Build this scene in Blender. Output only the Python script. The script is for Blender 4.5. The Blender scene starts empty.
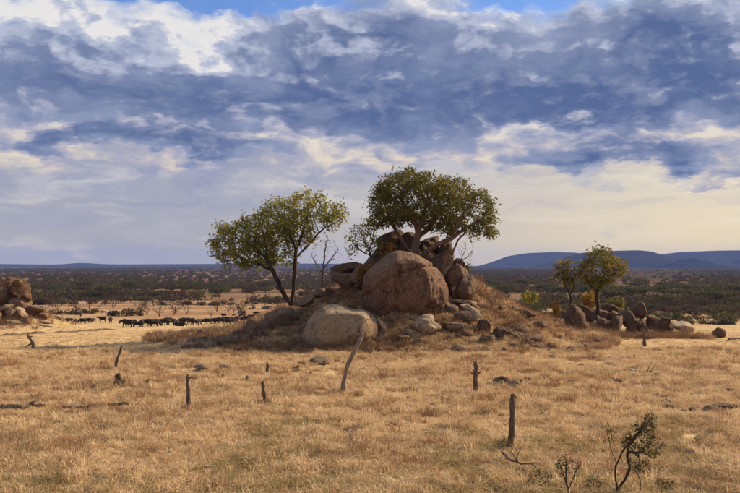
import bpy, bmesh, math, random
import numpy as np
from mathutils import Vector, Matrix

random.seed(7)
RNG = np.random.default_rng(7)
R = math.radians
scene = bpy.context.scene
COL = scene.collection

# ------------------------------------------------------------------ camera
F = 800.0                 # focal length in photo pixels (photo 740 x 493)
CAMZ = 5.0
PITCH = math.atan(18.5 / F)
cam_d = bpy.data.cameras.new('camera')
cam_d.sensor_width = 36.0
cam_d.lens = 36.0 * F / 740.0
cam_d.clip_start = 0.5
cam_d.clip_end = 60000
cam = bpy.data.objects.new('camera', cam_d)
COL.objects.link(cam)
cam.location = (0, 0, CAMZ)
cam.rotation_euler = (math.pi / 2 + PITCH, 0, 0)
scene.camera = cam

# ------------------------------------------------------------------ light
SUN_AZ = R(64)            # to the right of the view direction
SUN_EL = R(31)
sl = bpy.data.lights.new('sun', 'SUN')
sl.energy = 5.0
sl.angle = R(6.0)
sl.color = (1.0, 0.80, 0.55)
sun = bpy.data.objects.new('sun', sl)
COL.objects.link(sun)
sdir = Vector((math.sin(SUN_AZ) * math.cos(SUN_EL), math.cos(SUN_AZ) * math.cos(SUN_EL), math.sin(SUN_EL)))
sun.rotation_euler = sdir.to_track_quat('Z', 'Y').to_euler()
sun.location = (40, 20, 40)

scene.view_settings.view_transform = 'Standard'
scene.view_settings.look = 'None'
scene.view_settings.gamma = 1.0
EXPOSURE = 0.66
scene.view_settings.exposure = EXPOSURE
scene.view_settings.use_curve_mapping = False
scene.cycles.max_bounces = 6
scene.cycles.diffuse_bounces = 3
scene.cycles.glossy_bounces = 2
scene.cycles.transmission_bounces = 3
scene.cycles.transparent_max_bounces = 4
scene.cycles.volume_bounces = 0
scene.cycles.use_denoising = True
scene.cycles.adaptive_threshold = 0.02


class NT:
    """small expression helper over a node tree"""
    def __init__(self, tree):
        self.t = tree

    def n(self, typ, **kw):
        nd = self.t.nodes.new(typ)
        for k, v in kw.items():
            setattr(nd, k, v)
        return nd

    def link(self, a, b):
        self.t.links.new(a, b)

    def put(self, sock, v):
        if isinstance(v, bpy.types.NodeSocket):
            self.link(v, sock)
        elif isinstance(v, (tuple, list)):
            v = tuple(v)
            if sock.type == 'RGBA' and len(v) == 3:
                v = v + (1.0,)
            sock.default_value = v
        else:
            sock.default_value = v

    def m(self, op, a, b=None, c=None, clamp=False):
        nd = self.n('ShaderNodeMath', operation=op)
        nd.use_clamp = clamp
        self.put(nd.inputs[0], a)
        if b is not None:
            self.put(nd.inputs[1], b)
        if c is not None:
            self.put(nd.inputs[2], c)
        return nd.outputs[0]

    def add(self, a, b): return self.m('ADD', a, b)
    def sub(self, a, b): return self.m('SUBTRACT', a, b)
    def mul(self, a, b): return self.m('MULTIPLY', a, b)

    def ss(self, v, lo, hi, to0=0.0, to1=1.0):
        nd = self.n('ShaderNodeMapRange', interpolation_type='SMOOTHSTEP')
        self.put(nd.inputs['Value'], v)
        self.put(nd.inputs['From Min'], lo)
        self.put(nd.inputs['From Max'], hi)
        self.put(nd.inputs['To Min'], to0)
        self.put(nd.inputs['To Max'], to1)
        return nd.outputs['Result']

    def noise(self, vec, scale, detail=4, rough=0.5, dist=0.0, color=False, lac=2.0, dim='3D'):
        nd = self.n('ShaderNodeTexNoise', noise_dimensions=dim)
        if vec is not None:
            self.link(vec, nd.inputs['Vector'])
        nd.inputs['Scale'].default_value = scale
        nd.inputs['Detail'].default_value = detail
        nd.inputs['Roughness'].default_value = rough
        nd.inputs['Lacunarity'].default_value = lac
        nd.inputs['Distortion'].default_value = dist
        return nd.outputs['Color' if color else 'Fac']

    def mix(self, fac, a, b, blend='MIX'):
        nd = self.n('ShaderNodeMix', data_type='RGBA', blend_type=blend)
        self.put(nd.inputs[0], fac)
        self.put(nd.inputs[6], a)
        self.put(nd.inputs[7], b)
        return nd.outputs[2]

    def ramp(self, fac, stops, interp='LINEAR'):
        nd = self.n('ShaderNodeValToRGB')
        cr = nd.color_ramp
        cr.interpolation = interp
        while len(cr.elements) < len(stops):
            cr.elements.new(0.5)
        for e, (p, c) in zip(cr.elements, stops):
            e.position = p
            e.color = tuple(c) + (1.0,) if len(c) == 3 else c
        self.put(nd.inputs[0], fac)
        return nd.outputs[0]

    def xyz(self, x, y, z):
        nd = self.n('ShaderNodeCombineXYZ')
        for s, v in zip(nd.inputs, (x, y, z)):
            self.put(s, v)
        return nd.outputs[0]

    def vmap(self, vec, scale=(1, 1, 1), loc=(0, 0, 0)):
        nd = self.n('ShaderNodeMapping')
        self.link(vec, nd.inputs[0])
        nd.inputs['Location'].default_value = loc
        nd.inputs['Scale'].default_value = scale
        return nd.outputs[0]


def srgb(r, g, b):
    f = lambda c: (c / 255 / 12.92) if c / 255 <= 0.04045 else ((c / 255 + 0.055) / 1.055) ** 2.4
    return (f(r), f(g), f(b))


# ------------------------------------------------------------------ world / sky
SKY_STRENGTH = 0.1
world = bpy.data.worlds.new('World')
scene.world = world
world.use_nodes = True
wt = world.node_tree
wt.nodes.clear()
N = NT(wt)
sk = N.n('ShaderNodeTexSky', sky_type='NISHITA')
sk.sun_disc = False
sk.sun_elevation = SUN_EL
sk.sun_rotation = SUN_AZ
sk.altitude = 1500
sk.air_density = 1.0
sk.dust_density = 1.0
sk.ozone_density = 2.0
tc = N.n('ShaderNodeTexCoord')
sep = N.n('ShaderNodeSeparateXYZ')
N.link(tc.outputs['Generated'], sep.inputs[0])
U = N.m('ARCTAN2', sep.outputs[0], sep.outputs[1])
V = N.m('ARCSINE', sep.outputs[2])
W = lambda r, g, b: tuple(c / SKY_STRENGTH / 2 ** (EXPOSURE - .06) for c in srgb(r, g, b))


def blob(px, py, wx, wy, amp):
    """soft cloud mass of one part of the sky; position given as the bearing it has over the plain"""
    u0, v0 = math.atan((px - 370) / F), math.atan((265 - py) / F)
    a = N.m('DIVIDE', N.sub(UW, u0), wx / F)
    b = N.m('DIVIDE', N.sub(VW, v0), wy / F)
    q = N.add(N.mul(a, a), N.mul(b, b))
    return N.mul(N.m('EXPONENT', N.mul(q, -1.0)), amp)


# flattening towards the horizon, as of layers seen in perspective
Vp = N.m('POWER', N.m('MAXIMUM', V, 0.0005), 0.75)
base_p = N.xyz(N.mul(U, 1.0), N.mul(Vp, 2.1), 0.0)
warp1 = N.noise(base_p, 6.0, 6, 0.6, color=True, dim='2D')
sw = N.n('ShaderNodeSeparateXYZ')
N.link(warp1, sw.inputs[0])
UW = N.add(U, N.mul(N.sub(sw.outputs[0], 0.5), 0.22))
VW = N.add(V, N.mul(N.sub(sw.outputs[1], 0.5), 0.11))


def fbm(offx, offy, scale, detail=9, rough=0.58, z=0.0, wp=.07):
    p = N.xyz(N.add(N.add(U, offx + z), N.mul(N.sub(sw.outputs[0], 0.5), wp)), N.add(N.mul(N.add(Vp, offy), 1.75), N.mul(N.sub(sw.outputs[1], .5), wp)), 0.0)
    return N.noise(p, scale, detail, rough, dim='2D')


nA = fbm(0, 0, 8.0, 10, .6)                       # billows
nB = fbm(0.012, 0.012, 8.0, 10, .6)               # the same a little towards the light
def puffs(ox, oy, scale):
    vd = N.n('ShaderNodeTexVoronoi', feature='SMOOTH_F1', voronoi_dimensions='2D')
    vd.normalize = True
    p = N.xyz(N.add(N.add(U, ox), N.mul(N.sub(sw.outputs[0], 0.5), .10)), N.add(N.mul(N.add(Vp, oy), 1.75), N.mul(N.sub(sw.outputs[1], .5), .10)), 1.3)
    N.link(p, vd.inputs['Vector'])
    vd.inputs['Scale'].default_value = scale
    vd.inputs['Detail'].default_value = 2
    vd.inputs['Roughness'].default_value = .6
    vd.inputs['Smoothness'].default_value = .6
    return vd.outputs['Distance']


pA = puffs(0, 0, 13.0)                    # cauliflower heads
pB = puffs(0.006, 0.010, 13.0)
relief = N.add(N.mul(N.sub(nA, nB), 4.0), N.mul(N.sub(pB, pA), 2.3))   # lit side / far side of the billows
nC = fbm(3.1, 0.7, 3.5, 4, .5)            # broad masses
nD = fbm(7.7, 2.7, 15.0, 7, .6)           # fine mottling
# deck of cloud: begins at about 8 degrees, thins out above
T = N.add(N.ss(VW, 0.10, 0.20, -0.42, 0.50), N.ss(VW, 0.22, 0.32, 0.0, -0.30))
T = N.add(T, N.mul(N.sub(nA, 0.5), 0.85))
T = N.add(T, N.mul(N.sub(nC, 0.5), 0.7))
T = N.add(T, N.mul(N.sub(.32, pA), 0.75))
for bl in [(185, -6, 110, 22, -1.4), (290, 6, 70, 14, -0.6), (60, 96, 120, 34, 0.35), (330, 104, 210, 34, 0.5), (620, 108, 160, 40, 0.6),
           (710, 80, 80, 30, 0.35), (650, 42, 70, 20, 0.3), (545, 131, 70, 7, -0.75), (30, 140, 70, 12, -0.5), (265, 146, 60, 9, -0.5),
           (185, 148, 75, 12, 1.15), (65, 152, 50, 15, 1.15), (250, 157, 45, 6, 0.35), (555, 166, 70, 9, 1.0), (650, 160, 80, 12, 1.0), (725, 180, 60, 6, 0.8), (690, 50, 60, 14, .5), (480, 15, 30, 9, .5),
           (530, 6, 90, 22, -0.45), (150, 36, 70, 20, -0.12), (715, 152, 30, 8, -.3), (390, 30, 50, 22, .35), (330, 40, 60, 16, .3), (440, 152, 50, 10, .25), (610, 192, 90, 4, .30), (360, 160, 60, 10, .25), (20, 172, 40, 8, .3)]:
    T = N.add(T, blob(*bl))
alpha = N.ss(T, -0.34, 0.30)
# sunlit white: thin parts, lit billows, the high towers to the left
lit = N.add(N.ss(T, -0.15, 0.85, 0.74, 0.12), N.mul(relief, 0.85))
lit = N.add(lit, N.mul(N.sub(nD, .5), .38))
lit = N.add(lit, N.mul(N.mul(N.ss(VW, .14, .19), N.ss(VW, .25, .30, 1, 0)), -.14))
for bl in [(60, 22, 120, 26, 0.66), (170, 40, 60, 18, 0.66), (320, 2, 30, 8, .4), (440, 60, 40, 14, .12), (10, 170, 40, 9, .5), (400, 45, 70, 36, 0.02), (540, 8, 120, 14, 0.02), (600, 20, 150, 24, -.12), (330, 28, 60, 16, -.15), (250, 72, 50, 12, .25), (30, 58, 50, 10, .2), (545, 128, 70, 9, .3),
           (300, 102, 170, 28, -0.26), (600, 105, 140, 40, -0.20), (400, 92, 70, 14, -0.15), (110, 100, 100, 22, -0.22), (40, 142, 60, 10, .25), (265, 143, 50, 8, .3),
           (180, 150, 70, 12, -.45), (65, 154, 50, 14, -.4), (600, 164, 100, 10, -.4), (680, 60, 80, 26, -.12), (570, 80, 90, 16, -.15)]:
    lit = N.add(lit, blob(*bl))
lit = N.m('MINIMUM', N.m('MAXIMUM', lit, 0.0), 1.0)
cl_dark = N.mix(N.ss(N.add(T, N.mul(N.sub(nD, .5), 1.1)), 0.15, 1.15), W(138, 150, 180), W(84, 103, 147))
mott = N.add(N.mul(nD, .5), N.add(N.mul(nA, .3), N.mul(N.sub(1.0, pA), .2)))
cl_dark = N.mix(N.ss(N.add(mott, N.mul(relief, .18)), .48, .70, 0, .6), cl_dark, W(142, 152, 180))
c1 = N.mix(N.ss(lit, 0.02, 0.70), cl_dark, N.mix(N.ss(V, .12, .24), W(182, 178, 190), W(180, 187, 208)))
warmth = N.ss(U, -0.28, 0.50)             # towards the low sun
hi_col = N.mix(N.ss(V, 0.10, 0.24), W(232, 217, 190), W(246, 241, 232))
c2 = N.mix(N.ss(lit, N.ss(V, .17, .24, .50, .64), 1.2), c1, hi_col)
# pale veil below the deck
veil_l = N.mix(N.ss(V, 0.0, 0.12), W(176, 170, 170), W(162, 163, 178))
veil_r = N.mix(N.ss(V, 0.0, 0.13), W(250, 222, 164), W(230, 216, 188))
veil = N.mix(warmth, veil_l, veil_r)
strk = N.noise(N.vmap(N.xyz(UW, N.mul(N.add(N.mul(V, .6), N.mul(VW, .4)), 1.0), 4.0), (7, 34, 1)), 1.0, 6, 0.6, 0.5, dim='2D')
vfade = N.ss(V, .03, .10, .25, 1.0)
veil = N.mix(N.mul(N.ss(strk, 0.48, 0.72, 0.0, 0.8), vfade), veil, N.mix(warmth, W(206, 200, 198), W(252, 236, 200)))
veil = N.mix(N.mul(N.ss(strk, 0.50, 0.28, 0.0, 0.6), vfade), veil, N.mix(warmth, W(146, 148, 172), W(196, 182, 172)))
# a thin grey-lavender layer lies under the deck
nE = fbm(1.7, 5.2, 9.0, 8, .58, 3.0)
und = N.mul(N.ss(N.add(nE, N.ss(VW, .075, .15, -.18, .14)), .42, .60), N.ss(V, .055, .11))
veil = N.mix(N.mul(und, .8), veil, N.mix(N.ss(nD, .36, .64), W(140, 144, 174), W(196, 190, 194)))
clear = N.mix(1.0, sk.outputs[0], (0.62, 0.80, 1.08), 'MULTIPLY')
skyc = N.mix(N.ss(V, 0.14, 0.27, 0.94, 0.06), clear, veil)
skyc = N.mix(alpha, skyc, c2)
bg = N.n('ShaderNodeBackground')
bg.inputs['Strength'].default_value = SKY_STRENGTH
N.link(skyc, bg.inputs['Color'])
wo = N.n('ShaderNodeOutputWorld')
N.link(bg.outputs[0], wo.inputs['Surface'])
world.cycles.sampling_method = 'MANUAL'
world.cycles.sample_map_resolution = 512

# ------------------------------------------------------------------ helpers


def at(px, py, d):
    """point at distance d along the view whose bearing is that of a photo pixel"""
    u, v = (px - 370) / F, (246.5 - py) / F
    y = math.cos(PITCH) - v * math.sin(PITCH)
    z = math.sin(PITCH) + v * math.cos(PITCH)
    k = d / y
    return Vector((u * k, d, CAMZ + z * k))


def _hash(ix, iy, iz):
    h = (ix.astype(np.int64) * 374761393 + iy.astype(np.int64) * 668265263 + iz.astype(np.int64) * 2147483647) & 0xffffffff
    h = ((h ^ (h >> 13)) * 1274126177) & 0xffffffff
    return ((h ^ (h >> 16)) & 0xffff) / 65535.0


def vnoise(x, y, z):
    x, y, z = np.broadcast_arrays(np.asarray(x, float), np.asarray(y, float), np.asarray(z, float))
    fx, fy, fz = np.floor(x), np.floor(y), np.floor(z)
    ix, iy, iz = fx.astype(np.int64), fy.astype(np.int64), fz.astype(np.int64)
    tx, ty, tz = x - fx, y - fy, z - fz
    tx, ty, tz = [t * t * t * (t * (t * 6 - 15) + 10) for t in (tx, ty, tz)]
    r = 0
    for dx in (0, 1):
        for dy in (0, 1):
            for dz in (0, 1):
                w = (tx if dx else 1 - tx) * (ty if dy else 1 - ty) * (tz if dz else 1 - tz)
                r = r + w * _hash(ix + dx, iy + dy, iz + dz)
    return r * 2 - 1


def fbmn(x, y, z, o=4):
    r, a = 0, 1.0
    for i in range(o):
        r = r + a * vnoise(np.asarray(x) * 2 ** i + 17.3 * i, np.asarray(y) * 2 ** i - 9.1 * i, np.asarray(z) * 2 ** i)
        a *= 0.5
    return r


# terrain: a shelf in front, falling to the plain behind, with the mound of the kopje on the shelf
PD = np.array([0, 45, 60, 80, 100, 130, 170, 220, 300, 600, 2000, 60000], float)
PZ = np.array([0, 0, -.45, -1.75, -3.1, -5.1, -7.5, -8.7, -9.2, -9.5, -9.5, -9.5], float)
HX = np.array([-16.5, -14, -11, -8.5, -6.8, -4.6, -2.6, 0, 2, 4.5, 7.0, 8.8, 11, 13.5, 17.0], float)
HZ = np.array([0, .12, .5, .95, 1.7, 2.5, 3.6, 4.5, 5.2, 5.0, 3.9, 2.9, 1.8, .9, 0], float)


def smooth(t):
    t = np.clip(t, 0, 1)
    return t * t * (3 - 2 * t)


def mound(x, y):
    xx = x * 54.0 / np.maximum(y, 20)
    hx = np.interp(xx, HX, HZ)
    ramp = np.where(y < 57, smooth((y - 44.5) / 11.5) * .75 + .25 * np.clip((y - 45) / 11, 0, 1), 1 - smooth((y - 58) / 12))
    return hx * ramp


def gh(x, y):
    x, y = np.asarray(x, float), np.asarray(y, float)
    d = np.maximum(y, np.hypot(x, y) * .9)
    z = np.interp(d, PD, PZ)
    z = z + mound(x, y)
    near = np.clip((d - 5) / 10, 0, 1)
    z = z + near * .10 * fbmn(x / 3.1, y / 3.1, 0.3, 3) * np.clip(1.5 - d / 300, .0, 1)
    z = z + np.clip(mound(x, y), 0, 2.2) * (.10 * fbmn(x / 1.7, y / 1.7, 5.3, 3) + .05 * fbmn(x / .6, y / .6, 1.3, 2))
    z = z + .55 * np.exp(-((x - 1.6) / 2.6) ** 2 - ((y - 48.4) / 1.5) ** 2)
    # left outcrop's own low rise
    z = z + 2.2 * np.exp(-((x + 42) / 6.0) ** 2 - ((y - 96) / 6.0) ** 2)
    # far swells
    z = z + np.clip((d - 900) / 4000, 0, 1) * 5 * fbmn(x / 900, y / 900, 2.2, 3)
    return z


def ghs(x, y):
    return float(gh(np.array([x]), np.array([y]))[0])


def mk(name, verts, faces, mat=None, parent=None, loc=None, smooth_sh=False, sharp=None, mats=None):
    me = bpy.data.meshes.new(name)
    if isinstance(verts, np.ndarray):
        verts = verts.tolist()
    me.from_pydata(verts, [], faces if isinstance(faces, list) else faces.tolist())
    if mat:
        me.materials.append(mat)
    if smooth_sh:
        me.shade_smooth()
        if sharp:
            me.set_sharp_from_angle(angle=R(sharp))
    o = bpy.data.objects.new(name, me)
    COL.objects.link(o)
    if parent:
        o.parent = parent
    if loc is not None:
        o.location = loc
    return o


def tag(o, label=None, cat=None, group=None, kind=None):
    if label: o['label'] = label
    if cat: o['category'] = cat
    if group: o['group'] = group
    if kind: o['kind'] = kind
    return o


def empty(name, loc=(0, 0, 0)):
    o = bpy.data.objects.new(name, None)
    COL.objects.link(o)
    o.location = loc
    o.empty_display_size = .3
    return o


def copy_tree(o, parent=None):
    c = o.copy()
    COL.objects.link(c)
    if parent:
        c.parent = parent
    for ch in o.children:
        copy_tree(ch, c)
    return c


# ------------------------------------------------------------------ materials
def new_mat(name):
    m = bpy.data.materials.new(name)
    m.use_nodes = True
    m.node_tree.nodes.clear()
    n = NT(m.node_tree)
    b = n.n('ShaderNodeBsdfPrincipled')
    out = n.n('ShaderNodeOutputMaterial')
    n.link(b.outputs[0], out.inputs['Surface'])
    b.inputs['Roughness'].default_value = 0.9
    b.inputs['Specular IOR Level'].default_value = 0.2
    return m, n, b, out


def bump(n, b, h, strength=.5, dist=.05):
    bp = n.n('ShaderNodeBump')
    bp.inputs['Strength'].default_value = strength
    bp.inputs['Distance'].default_value = dist
    n.link(h, bp.inputs['Height'])
    n.link(bp.outputs[0], b.inputs['Normal'])


def mat_ground():
    m, n, b, out = new_mat('dry_ground')
    g = n.n('ShaderNodeNewGeometry')
    P = g.outputs['Position']
    sp = n.n('ShaderNodeSeparateXYZ'); n.link(P, sp.inputs[0])
    n1 = n.noise(P, 0.35, 6, .6)
    n2 = n.noise(P, 2.5, 6, .65)
    n3 = n.noise(P, 14.0, 5, .7)
    n4 = n.noise(n.vmap(P, (.035, .06, .0)), 1.0, 5, .6, .3)
    straw = n.ramp(n3, [(0.2, (.28, .185, .095)), (.5, (.54, .385, .205)), (.8, (.70, .52, .30))])
    soil = n.ramp(n3, [(0.25, (.13, .078, .042)), (.75, (.27, .165, .09))])
    c = n.mix(n.ss(n2, .50, .64), straw, soil)
    c = n.mix(n.ss(n1, .54, .70, 0, .55), c, (.24, .145, .085))
    c = n.mix(n.ss(n4, .52, .66, 0, .5), c, (.27, .22, .085))
    # plain, far: alternating straw and dark thorn scrub ground
    far = n.noise(n.vmap(P, (.0035, .011, .0)), 1.0, 7, .68, .4)
    far2 = n.noise(n.vmap(P, (.0009, .004, .0)), 1.0, 5, .6)
    bear = n.m('DIVIDE', sp.outputs[0], n.m('MAXIMUM', sp.outputs[1], 1.0))
    east = n.ss(n.add(bear, n.mul(n.sub(far2, .5), .25)), .02, .14)
    fcol = n.mix(n.ss(far, .42, .58), (.25, .15, .088), (.085, .062, .038))
    fcol = n.mix(n.ss(far2, .54, .64, 0, .7), fcol, (.060, .055, .032))
    fcol = n.mix(n.mul(east, n.ss(sp.outputs[1], 450, 900, 0, .9)), fcol, (.060, .048, .034))
    fcol = n.mix(n.ss(sp.outputs[1], 900, 2300, 0, .88), fcol, (.055, .047, .034))
    mid = n.noise(n.vmap(P, (.03, .06, .0)), 1.0, 6, .65, .3)
    c = n.mix(n.mul(n.ss(sp.outputs[1], 150, 230), n.ss(mid, .36, .60, .35, .95)), c, n.mix(n.ss(n2, .4, .6), (.30, .175, .105), (.20, .115, .07)))
    c = n.mix(n.ss(sp.outputs[1], 260, 420), c, fcol)
    ma = n.n('ShaderNodeAttribute'); ma.attribute_name = 'mound'
    c = n.mix(n.mul(ma.outputs['Fac'], n.ss(n2, .35, .6, .95, .5)), c, n.ramp(n3, [(.3, (.16, .095, .055)), (.7, (.34, .215, .125))]))
    n.link(c, b.inputs['Base Color'])
    b.inputs['Specular IOR Level'].default_value = 0.0
    bump(n, b, n.add(n.mul(n3, .5), n2), .7, .12)
    return m


def mat_grass(name, ramp, patch=None):
    m, n, b, out = new_mat(name)
    oi = n.n('ShaderNodeObjectInfo')
    g = n.n('ShaderNodeNewGeometry')
    c = n.ramp(oi.outputs['Random'], ramp)
    p1 = n.noise(g.outputs['Position'], .22, 5, .6)
    c = n.mix(n.ss(p1, .52, .70, 0, .55), c, patch or (.36, .215, .11))
    p2 = n.noise(g.outputs['Position'], 1.3, 3, .6)
    c = n.mix(n.ss(p2, .56, .72, 0, .55), c, (.20, .125, .065))
    n.link(c, b.inputs['Base Color'])
    tr = n.n('ShaderNodeBsdfTranslucent')
    n.link(c, tr.inputs['Color'])
    mx = n.n('ShaderNodeMixShader')
    mx.inputs[0].default_value = .3
    n.link(b.outputs[0], mx.inputs[1]); n.link(tr.outputs[0], mx.inputs[2])
    n.link(mx.outputs[0], out.inputs['Surface'])
    b.inputs['Roughness'].default_value = .8
    return m


def mat_leaf(name, cols, scale=.5, trans=.35):
    m, n, b, out = new_mat(name)
    g = n.n('ShaderNodeNewGeometry')
    r = n.m('FRACT', n.mul(g.outputs['Random Per Island'], 7.31))
    c = n.ramp(r, cols)
    p1 = n.noise(g.outputs['Position'], scale, 3, .6)
    c = n.mix(n.ss(p1, .45, .65, 0, .6), c, cols[-1][1])
    n.link(c, b.inputs['Base Color'])
    b.inputs['Roughness'].default_value = .7
    b.inputs['Specular IOR Level'].default_value = .06
    tr = n.n('ShaderNodeBsdfTranslucent')
    n.link(c, tr.inputs['Color'])
    mx = n.n('ShaderNodeMixShader')
    mx.inputs[0].default_value = trans
    n.link(b.outputs[0], mx.inputs[1]); n.link(tr.outputs[0], mx.inputs[2])
    n.link(mx.outputs[0], out.inputs['Surface'])
    return m


def mat_bark(name, a, c2, scale=6):
    m, n, b, out = new_mat(name)
    tcn = n.n('ShaderNodeTexCoord')
    p = n.vmap(tcn.outputs['Object'], (scale, scale, scale * .25))
    f = n.noise(p, 1.0, 6, .7)
    c = n.ramp(f, [(.3, a), (.7, c2)])
    n.link(c, b.inputs['Base Color'])
    bump(n, b, f, .8, .04)
    return m


def mat_rock(name, grey, brown, dark, streak=.5, top=None, sc=1.0, tone=(.98, .85, .70)):
    m, n, b, out = new_mat(name)
    g = n.n('ShaderNodeNewGeometry')
    oi = n.n('ShaderNodeObjectInfo')
    P = g.outputs['Position']
    n1 = n.noise(P, .55 * sc, 6, .62, .3)
    n2 = n.noise(P, 3.2 * sc, 8, .68)
    n3 = n.noise(n.vmap(P, (2.4 * sc, 2.4 * sc, .28 * sc)), 1.0, 6, .6, .25)
    n4 = n.noise(P, 24 * sc, 4, .6)
    c = n.ramp(n2, [(.25, dark), (.5, grey), (.8, tuple(min(1, x * 1.35) for x in grey))])
    c = n.mix(n.ss(n1, .42, .62, 0, .85), c, brown)
    c = n.mix(n.ss(n3, .50, .66, 0, streak), c, dark)
    c = n.mix(n.ss(n3, .44, .30, 0, streak), c, tuple(x * 1.25 for x in brown))
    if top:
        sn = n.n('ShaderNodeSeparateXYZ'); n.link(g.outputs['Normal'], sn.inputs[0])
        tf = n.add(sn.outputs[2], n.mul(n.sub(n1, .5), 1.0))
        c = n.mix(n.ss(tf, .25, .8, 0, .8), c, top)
    vc = n.n('ShaderNodeTexVoronoi', feature='DISTANCE_TO_EDGE')
    wv = n.n('ShaderNodeVectorMath', operation='ADD')
    n.link(P, wv.inputs[0])
    wn = n.noise(P, 1.3 * sc, 4, .6, color=True)
    n.link(wn, wv.inputs[1])
    n.link(wv.outputs[0], vc.inputs['Vector']); vc.inputs['Scale'].default_value = .75 * sc
    crack = n.mul(n.ss(vc.outputs['Distance'], .0, .022, 1, 0), n.ss(n1, .40, .52))
    n5 = n.noise(P, 9.0 * sc, 6, .72)
    c = n.mix(n.ss(n5, .42, .62, .55, 0), c, dark)
    c = n.mix(n.ss(n5, .58, .74, 0, .5), c, tuple(min(1, x * 1.7) for x in grey))
    c = n.mix(n.mul(crack, .85), c, (.018, .013, .011))
    # lichen specks
    vo = n.noise(P, 5.5 * sc, 3, .5)
    c = n.mix(n.ss(vo, .64, .70, 0, .5), c, (.36, .34, .30))
    c = n.mix(n.ss(n4, .35, .65, .25, 0), c, dark)
    c = n.mix(1.0, c, tone, 'MULTIPLY')
    hsv = n.n('ShaderNodeHueSaturation')
    n.put(hsv.inputs['Value'], n.ss(oi.outputs['Random'], 0, 1, .8, 1.2))
    n.link(c, hsv.inputs['Color'])
    n.link(hsv.outputs[0], b.inputs['Base Color'])
    h = n.add(n.mul(n2, 1.0), n.mul(n4, .25))
    h = n.add(h, n.mul(n3, .4))
    h = n.add(h, n.mul(n5, .5))
    h = n.sub(h, n.mul(crack, .5))
    bump(n, b, h, 1.0, .22 / sc)
    return m


def mat_flat(name, a, c2, scale=5, rough=.9):
    m, n, b, out = new_mat(name)
    tcn = n.n('ShaderNodeTexCoord')
    f = n.noise(tcn.outputs['Object'], scale, 5, .6)
    n.link(n.ramp(f, [(.3, a), (.7, c2)]), b.inputs['Base Color'])
    b.inputs['Roughness'].default_value = rough
    return m


M_ground = mat_ground()
M_straw = mat_grass('straw', [(0, (.76, .57, .34)), (.4, (.66, .48, .27)), (.75, (.46, .32, .17)), (1, (.80, .63, .40))])
M_olive = mat_grass('olive_grass', [(0, (.36, .27, .12)), (.5, (.40, .285, .13)), (1, (.26, .205, .085))], patch=(.28, .19, .09))
M_rust = mat_grass('rust_grass', [(0, (.36, .19, .095)), (.5, (.25, .13, .068)), (1, (.46, .28, .145))], patch=(.23, .12, .068))
M_twig = mat_grass('dead_twigs', [(0, (.16, .10, .06)), (1, (.23, .14, .085))], patch=(.12, .075, .05))
M_bark = mat_bark('bark', (.028, .020, .015), (.085, .06, .044))
M_bark_red = mat_bark('fig_bark', (.09, .052, .034), (.20, .125, .085), 3)
M_dead = mat_bark('dead_wood', (.05, .033, .022), (.20, .14, .095), 12)
M_pale = mat_bark('weathered_wood', (.12, .088, .064), (.33, .26, .20), 9)
M_leaf1 = mat_leaf('yellow_green_leaves', [(0, (.25, .235, .046)), (.5, (.145, .158, .034)), (1, (.33, .275, .065))], .6, .45)
M_leaf2 = mat_leaf('dark_green_leaves', [(0, (.155, .155, .042)), (.5, (.088, .098, .028)), (1, (.22, .17, .05))], .7, .45)
M_leaf3 = mat_leaf('olive_brown_leaves', [(0, (.19, .165, .042)), (.5, (.115, .112, .03)), (1, (.26, .185, .05))], .6, .4)
M_leaf4 = mat_leaf('acacia_leaves', [(0, (.070, .074, .026)), (.5, (.10, .096, .036)), (1, (.055, .052, .022))], .1)
M_leaf5 = mat_leaf('thorn_scrub_leaves', [(0, (.075, .050, .031)), (.5, (.105, .068, .042)), (1, (.055, .040, .026))], .1)
M_leaf_d = mat_leaf('dead_leaves', [(0, (.24, .125, .065)), (.5, (.17, .09, .05)), (1, (.31, .18, .09))], .8)
M_leaf_y = mat_leaf('yellow_leaves', [(0, (.42, .26, .06)), (.5, (.32, .19, .045)), (1, (.25, .13, .04))], .8)
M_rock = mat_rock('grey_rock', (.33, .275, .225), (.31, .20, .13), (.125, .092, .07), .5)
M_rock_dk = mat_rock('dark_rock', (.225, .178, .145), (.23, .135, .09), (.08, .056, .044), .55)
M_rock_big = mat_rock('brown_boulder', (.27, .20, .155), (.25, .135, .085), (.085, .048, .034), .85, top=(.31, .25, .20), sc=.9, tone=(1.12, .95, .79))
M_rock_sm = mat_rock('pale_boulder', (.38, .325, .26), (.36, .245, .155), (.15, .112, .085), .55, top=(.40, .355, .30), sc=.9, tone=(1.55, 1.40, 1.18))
M_rock_tan = mat_rock('tan_rock', (.27, .195, .13), (.27, .165, .095), (.085, .055, .038), .6)
M_buff = mat_flat('buffalo_hide', (.012, .009, .008), (.035, .025, .02), 3, .8)
M_horn = mat_flat('horn', (.05, .042, .035), (.10, .085, .07), 6, .5)

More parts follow.
